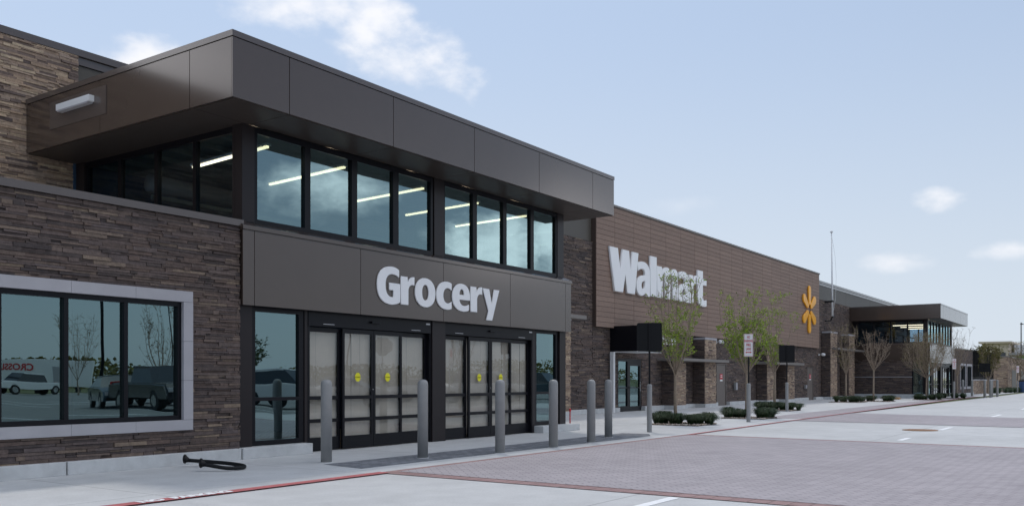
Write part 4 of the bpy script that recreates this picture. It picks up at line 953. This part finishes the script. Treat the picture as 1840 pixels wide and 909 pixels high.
# ------------------------------------------------------------------ lamp posts
def lamp(x, y, H, rz, label, heads=2, base=True):
    t = empty('street_lamp', (x, y, 0), rz, label, 'street lamp', 'tall lot lamp posts')
    m = MB(); m.tube([(0, 0, .7 if base else 0), (0, 0, H)], [.085, .06], 12); m.build('pole', M['black_metal'], t, smooth=True)
    if base: m = MB(); m.lathe([(.32, 0), (.32, .72), (.28, .76)], 20); m.build('concrete_base', M['concrete_curb'], t)
    for k in range(heads):
        sg = 1 if k == 0 else -1; m = MB(); m.box(min(sg * .1, sg * 1.0), max(sg * .1, sg * 1.0), -.03, .03, H - .12, H - .06); m.build('arm', M['black_metal'], t)
        m = MB(); m.box(min(sg * .55, sg * 1.3), max(sg * .55, sg * 1.3), -.19, .19, H - .2, H - .125); m.build('lamp_head', M['black_metal'], t, bevel=.01)
    return t
lamp(132.1, 12.3, 8.6, 0, 'dark lamp post at the right edge of the picture beyond the garden wall', 1, False)
lamp(26.9, -21.2, 9.5, R(20), 'dark lamp post on a round base mirrored in the near stone framed window', 2)
lamp(58, -60, 10, R(20), 'dark twin arm lamp post far across the lot, mirrored at the right pane', 2)
lamp(60, -36, 10, 0, 'dark twin arm lamp post mirrored in the near sidelight', 2)
lamp(68, -30, 9, R(40), 'single arm lamp post mirrored in the near sidelight behind the cars', 1)
lamp(40, -62, 9.5, R(10), 'single arm lamp post near the trailer across the lot', 1)

# ------------------------------------------------------------------ cars of the lot in front of the store
def car(paint, x, y, rz, label, kind='sedan'):
    t = empty('parked_car' if kind != 'pickup' else 'pickup_truck', (x, y, 0), rz, label, 'car' if kind != 'pickup' else 'pickup truck', 'cars parked facing the store')
    if kind == 'sedan': L_, W_, H_ = 4.7, 1.82, 1.46; body = [(-2.35, .35), (-2.33, .80), (-2.2, .95), (-1.5, 1.02), (1.15, .98), (2.1, .82), (2.33, .62), (2.35, .35)]; cab = [(-1.75, 1.0), (-1.05, 1.42), (.25, 1.46), (1.15, .98)]
    elif kind == 'suv': L_, W_, H_ = 4.8, 1.92, 1.75; body = [(-2.4, .4), (-2.4, .95), (-2.3, 1.08), (1.1, 1.08), (2.2, .98), (2.38, .75), (2.4, .4)]; cab = [(-2.3, 1.07), (-2.0, 1.68), (.3, 1.75), (1.15, 1.07)]
    else: L_, W_, H_ = 5.8, 2.0, 1.85; body = [(-2.9, .5), (-2.9, 1.15), (1.4, 1.15), (2.7, 1.08), (2.88, .8), (2.9, .5)]; cab = [(-.9, 1.14), (-.75, 1.78), (.75, 1.85), (1.5, 1.14)]
    wb = L_ * .30; wr = .34 if kind == 'sedan' else .4
    def arch(pts):
        out = [p for p in pts]; low = out[0][1]
        bot = []
        for cx in (wb, -wb):
            for k in range(9): a = R(0 + 180 * k / 8); bot.append((cx + (wr + .06) * math.cos(a), max(low, .34 + (wr + .05) * math.sin(a))))
        return out + bot
    m = MB(); P_ = arch(body); hw = W_ / 2; n = len(P_)
    vs = [(px, -hw, pz) for px, pz in P_] + [(px, -hw * .93 if pz > .9 else -hw, pz) for px, pz in P_]
    m.prism(P_, 'y', -hw, hw); bd = m.build('body', M['car_paint_' + paint], t)
    import bmesh
    bm = bmesh.new(); bm.from_mesh(bd.data); es = [e for e in bm.edges if abs(abs(e.verts[0].co.y) - hw) < 1e-4 and abs(e.verts[0].co.y - e.verts[1].co.y) < 1e-4 and min(e.verts[0].co.z, e.verts[1].co.z) > body[0][1] + .1]
    bmesh.ops.bevel(bm, geom=es, offset=.07, segments=3, affect='EDGES', clamp_overlap=True); bm.to_mesh(bd.data); bm.free()
    for sl in (0,):
        m = MB(); tp = []
        for sgn in (-1, 1):
            tp += [(px, sgn * (hw - .06 if pz < 1.2 else hw - .22), pz) for px, pz in cab]
        k = len(cab); m.add(tp, [tuple(range(k)), tuple(reversed(range(k, 2 * k)))] + [(i, k + i, k + (i + 1) % k, (i + 1) % k) for i in range(k)]); m.build('glasshouse', M['car_glass'], t)
        m = MB(); a, b = cab[1], cab[2]; m.box(a[0] - .02, b[0] + .02, -(hw - .2), hw - .2, a[1] - .02, b[1] + .02); m.build('roof', M['car_paint_' + paint], t, bevel=.02)
    for cx in (wb, -wb):
        for sg in (-1, 1):
            m = MB(); m.tube([(cx, sg * (hw - .22), wr), (cx, sg * (hw - .01), wr)], wr, 22); wv = m.build('wheel', M['tyre'], t)
            m = MB(); m.tube([(cx, sg * (hw - .02), wr), (cx, sg * (hw + .004), wr)], wr * .62, 16); m.build('rim', M['steel'], wv)
    for sg in (-1, 1):
        m = MB(); q = body[-2]; m.box(q[0] - .22, q[0] + .03, sg * (hw - .5), sg * (hw - .08), q[1] - .02, q[1] + .14); m.build('headlight', M['cast_stone'], t, bevel=.02)
        m = MB(); q = body[1]; m.box(q[0] - .015, q[0] + .1, sg * (hw - .4), sg * (hw - .05), q[1] - .12, q[1] + .05); m.build('tail_light', M['lens_red'], t)
    m = MB(); m.box(body[-1][0] - .06, body[-1][0] + .02, -hw * .9, hw * .9, .38, .5); m.build('bumper', M['black_metal'], t); m = MB(); m.box(body[0][0] - .02, body[0][0] + .06, -hw * .9, hw * .9, .38, .5); m.build('bumper', M['black_metal'], t)
    if kind == 'pickup':
        m = MB(); m.box(-2.8, -1.0, -hw + .1, hw - .1, 1.151, 1.16); m.build('bed_liner', M['black_metal'], t)
    return t
car('teal', 24.0, -15.0, R(112), 'blue green car at the left end of the row facing the store', 'sedan')
car('black', 22.9, -10.0, R(100), 'black pickup parked beside the blue green car', 'pickup')
car('red', 27.4, -15.5, R(-95), 'red car parked behind the black pickup', 'suv')
car('white', 29.2, -9.0, R(80), 'white tall car parked in front of the near entrance', 'suv')
car('silver', 33.5, -9.5, R(60), 'silver car standing sideways on to the near doors', 'sedan')
car('white', 39.5, -9.0, R(60), 'white car standing sideways beyond the stop sign', 'sedan')
car('white', 45.5, -9.0, R(70), 'white tall car further along the row before the right doors', 'suv')
car('teal', 52.0, -9.5, R(85), 'dark tall car parked opposite the pickup door', 'suv')
car('silver', 58.0, -9.0, R(60), 'silver tall car parked opposite the pickup door', 'suv')
car('white', 41.5, -57.0, R(175), 'white pickup parked before the white trailer', 'pickup')

# site trailer across the lot
t = empty('site_trailer', (47.5, -71, 0), R(32), 'long white site trailer with red lettering across the lot', 'trailer')
m = MB(); m.box(-7, 7, -1.4, 1.4, .6, 3.4); m.build('trailer_body', M['white_paint'], t, bevel=.03)
m = MB()
for k in range(4): m.box(-6 + 3.8 * k, -5.6 + 3.8 * k, -1.1, 1.1, 0, .6)
m.build('trailer_support', M['black_metal'], t)
m = MB(); m.box(3.2, 4.1, 1.41, 1.44, .9, 2.8); m.build('door', M['cast_stone'], t)
me = fit(text_mesh('CROSSLAND', 1, .01, .03), 4.6, .75, Matrix.Rotation(R(180), 4, 'Z') @ Matrix.Rotation(R(90), 4, 'X')); link(me, 'lettering', M['red_sign'], t, loc=(-.6, 1.42, 2.55))
# drive edge signs seen in the door glass
def octo(r): return [(r * math.cos(R(22.5 + 45 * k)), r * math.sin(R(22.5 + 45 * k))) for k in range(8)]
t = empty('stop_sign', (26.9, -.9, 0), R(20), 'octagonal stop sign on a post at the edge of the drive', 'stop sign')
m = MB(); m.tube([(0, 0, 0), (0, 0, 2.95)], .03, 8); m.build('pole', M['bollard_grey'], t)
m = MB(); m.prism([(a, 2.6 + b) for a, b in octo(.4)], 'y', -.05, -.045); p = m.build('sign_panel', M['red_sign'], t)
m = MB(); m.prism([(a, 2.6 + b) for a, b in octo(.4)], 'y', -.0445, -.040); m.build('sign_back', M['bollard_grey'], t)
me = fit(text_mesh('STOP', .3, .002, .006), .56, .24, Matrix.Rotation(R(90), 4, 'X')); link(me, 'lettering', M['sign_white'], p, loc=(0, -.054, 2.6))
t = empty('crossing_sign', (31.6, -1.2, 0), R(160), 'white pedestrian crossing sign with a red disc at the edge of the drive', 'road sign')
m = MB(); m.tube([(0, 0, 0), (0, 0, 2.6)], .03, 8); m.build('pole', M['bollard_grey'], t)
m = MB(); m.prism([(a, 2.2 + b) for a, b in rounded(.6, .9, .04)], 'y', -.05, -.044); p = m.build('sign_panel', M['sign_white'], t)
m = MB(); m.prism([(a * .5, 2.42 + b * .5) for a, b in octo(.36)], 'y', -.054, -.051); m.build('red_disc', M['red_sign'], p)
m = MB(); m.box(-.14, -.08, -.054, -.051, 1.85, 2.05); m.box(.05, .2, -.054, -.051, 1.88, 1.98); m.build('symbol', M['black_metal'], p)

# trees beyond the lot (mirrored in the glass)
for i, (x, y, H, rad, lf, nl, lb) in enumerate((
    (31.0, -22.0, 5.6, 1.3, 'leaf_olive', 300, 'bare young tree behind the parked pickup in the lot'), (42.0, -50.0, 6.5, 2.2, 'leaf_olive', 500, 'bare tree standing before the white trailer'),
    (33.2, -1.8, 5.0, 1.2, 'leaf_olive', 150, 'bare young tree beside the crossing sign'), (43.5, -1.6, 5.0, 1.3, 'leaf_olive', 200, 'bare young tree opposite the right sliding doors'),
    (58, -52, 5.5, 2.6, 'leaf_dark', 3500, 'round leafy tree across the lot beside the distant lamp post'), (64, -55, 6.0, 2.8, 'leaf_dark', 3500, 'second round leafy tree across the lot'),
    (62, -3, 5.0, 1.2, 'leaf_olive', 150, 'bare young tree opposite the pickup door'))):
    tree(x, y, H, 1.7, rad, lb, leaf=lf, nleaf=nl, limbs=8, twigs=7, lsize=.09 if nl < 1000 else .22, seed=200 + i, tr=.06, twr=.008, grp='trees in the lot facing the store')
rnd = random.Random(5); m = MB()
for k in range(42000):
    a = rnd.uniform(-160, 250); y = -96 - rnd.uniform(0, 22) + a * .02; hh = 3.4 + 1.6 * math.sin(a * .11) + 1.2 * math.sin(a * .037 + 1) ; z = rnd.uniform(.0, 1) ** .8 * hh; s_ = rnd.uniform(.14, .38)
    u_ = Vector((rnd.gauss(0, 1), rnd.gauss(0, 1), rnd.gauss(0, 1))).normalized(); v_ = u_.orthogonal().normalized()
    p = Vector((a, y, z)); m.add([tuple(p - u_ * s_), tuple(p + v_ * s_ * .8), tuple(p + u_ * s_), tuple(p - v_ * s_ * .8)], [(0, 1, 2, 3)], rnd.random())
o_ = link(m.mesh('hedgerow'), 'hedgerow', M['leaf_olive']); tag(o_, 'far belt of scrubby trees beyond the parking lot', 'trees', kind='stuff')
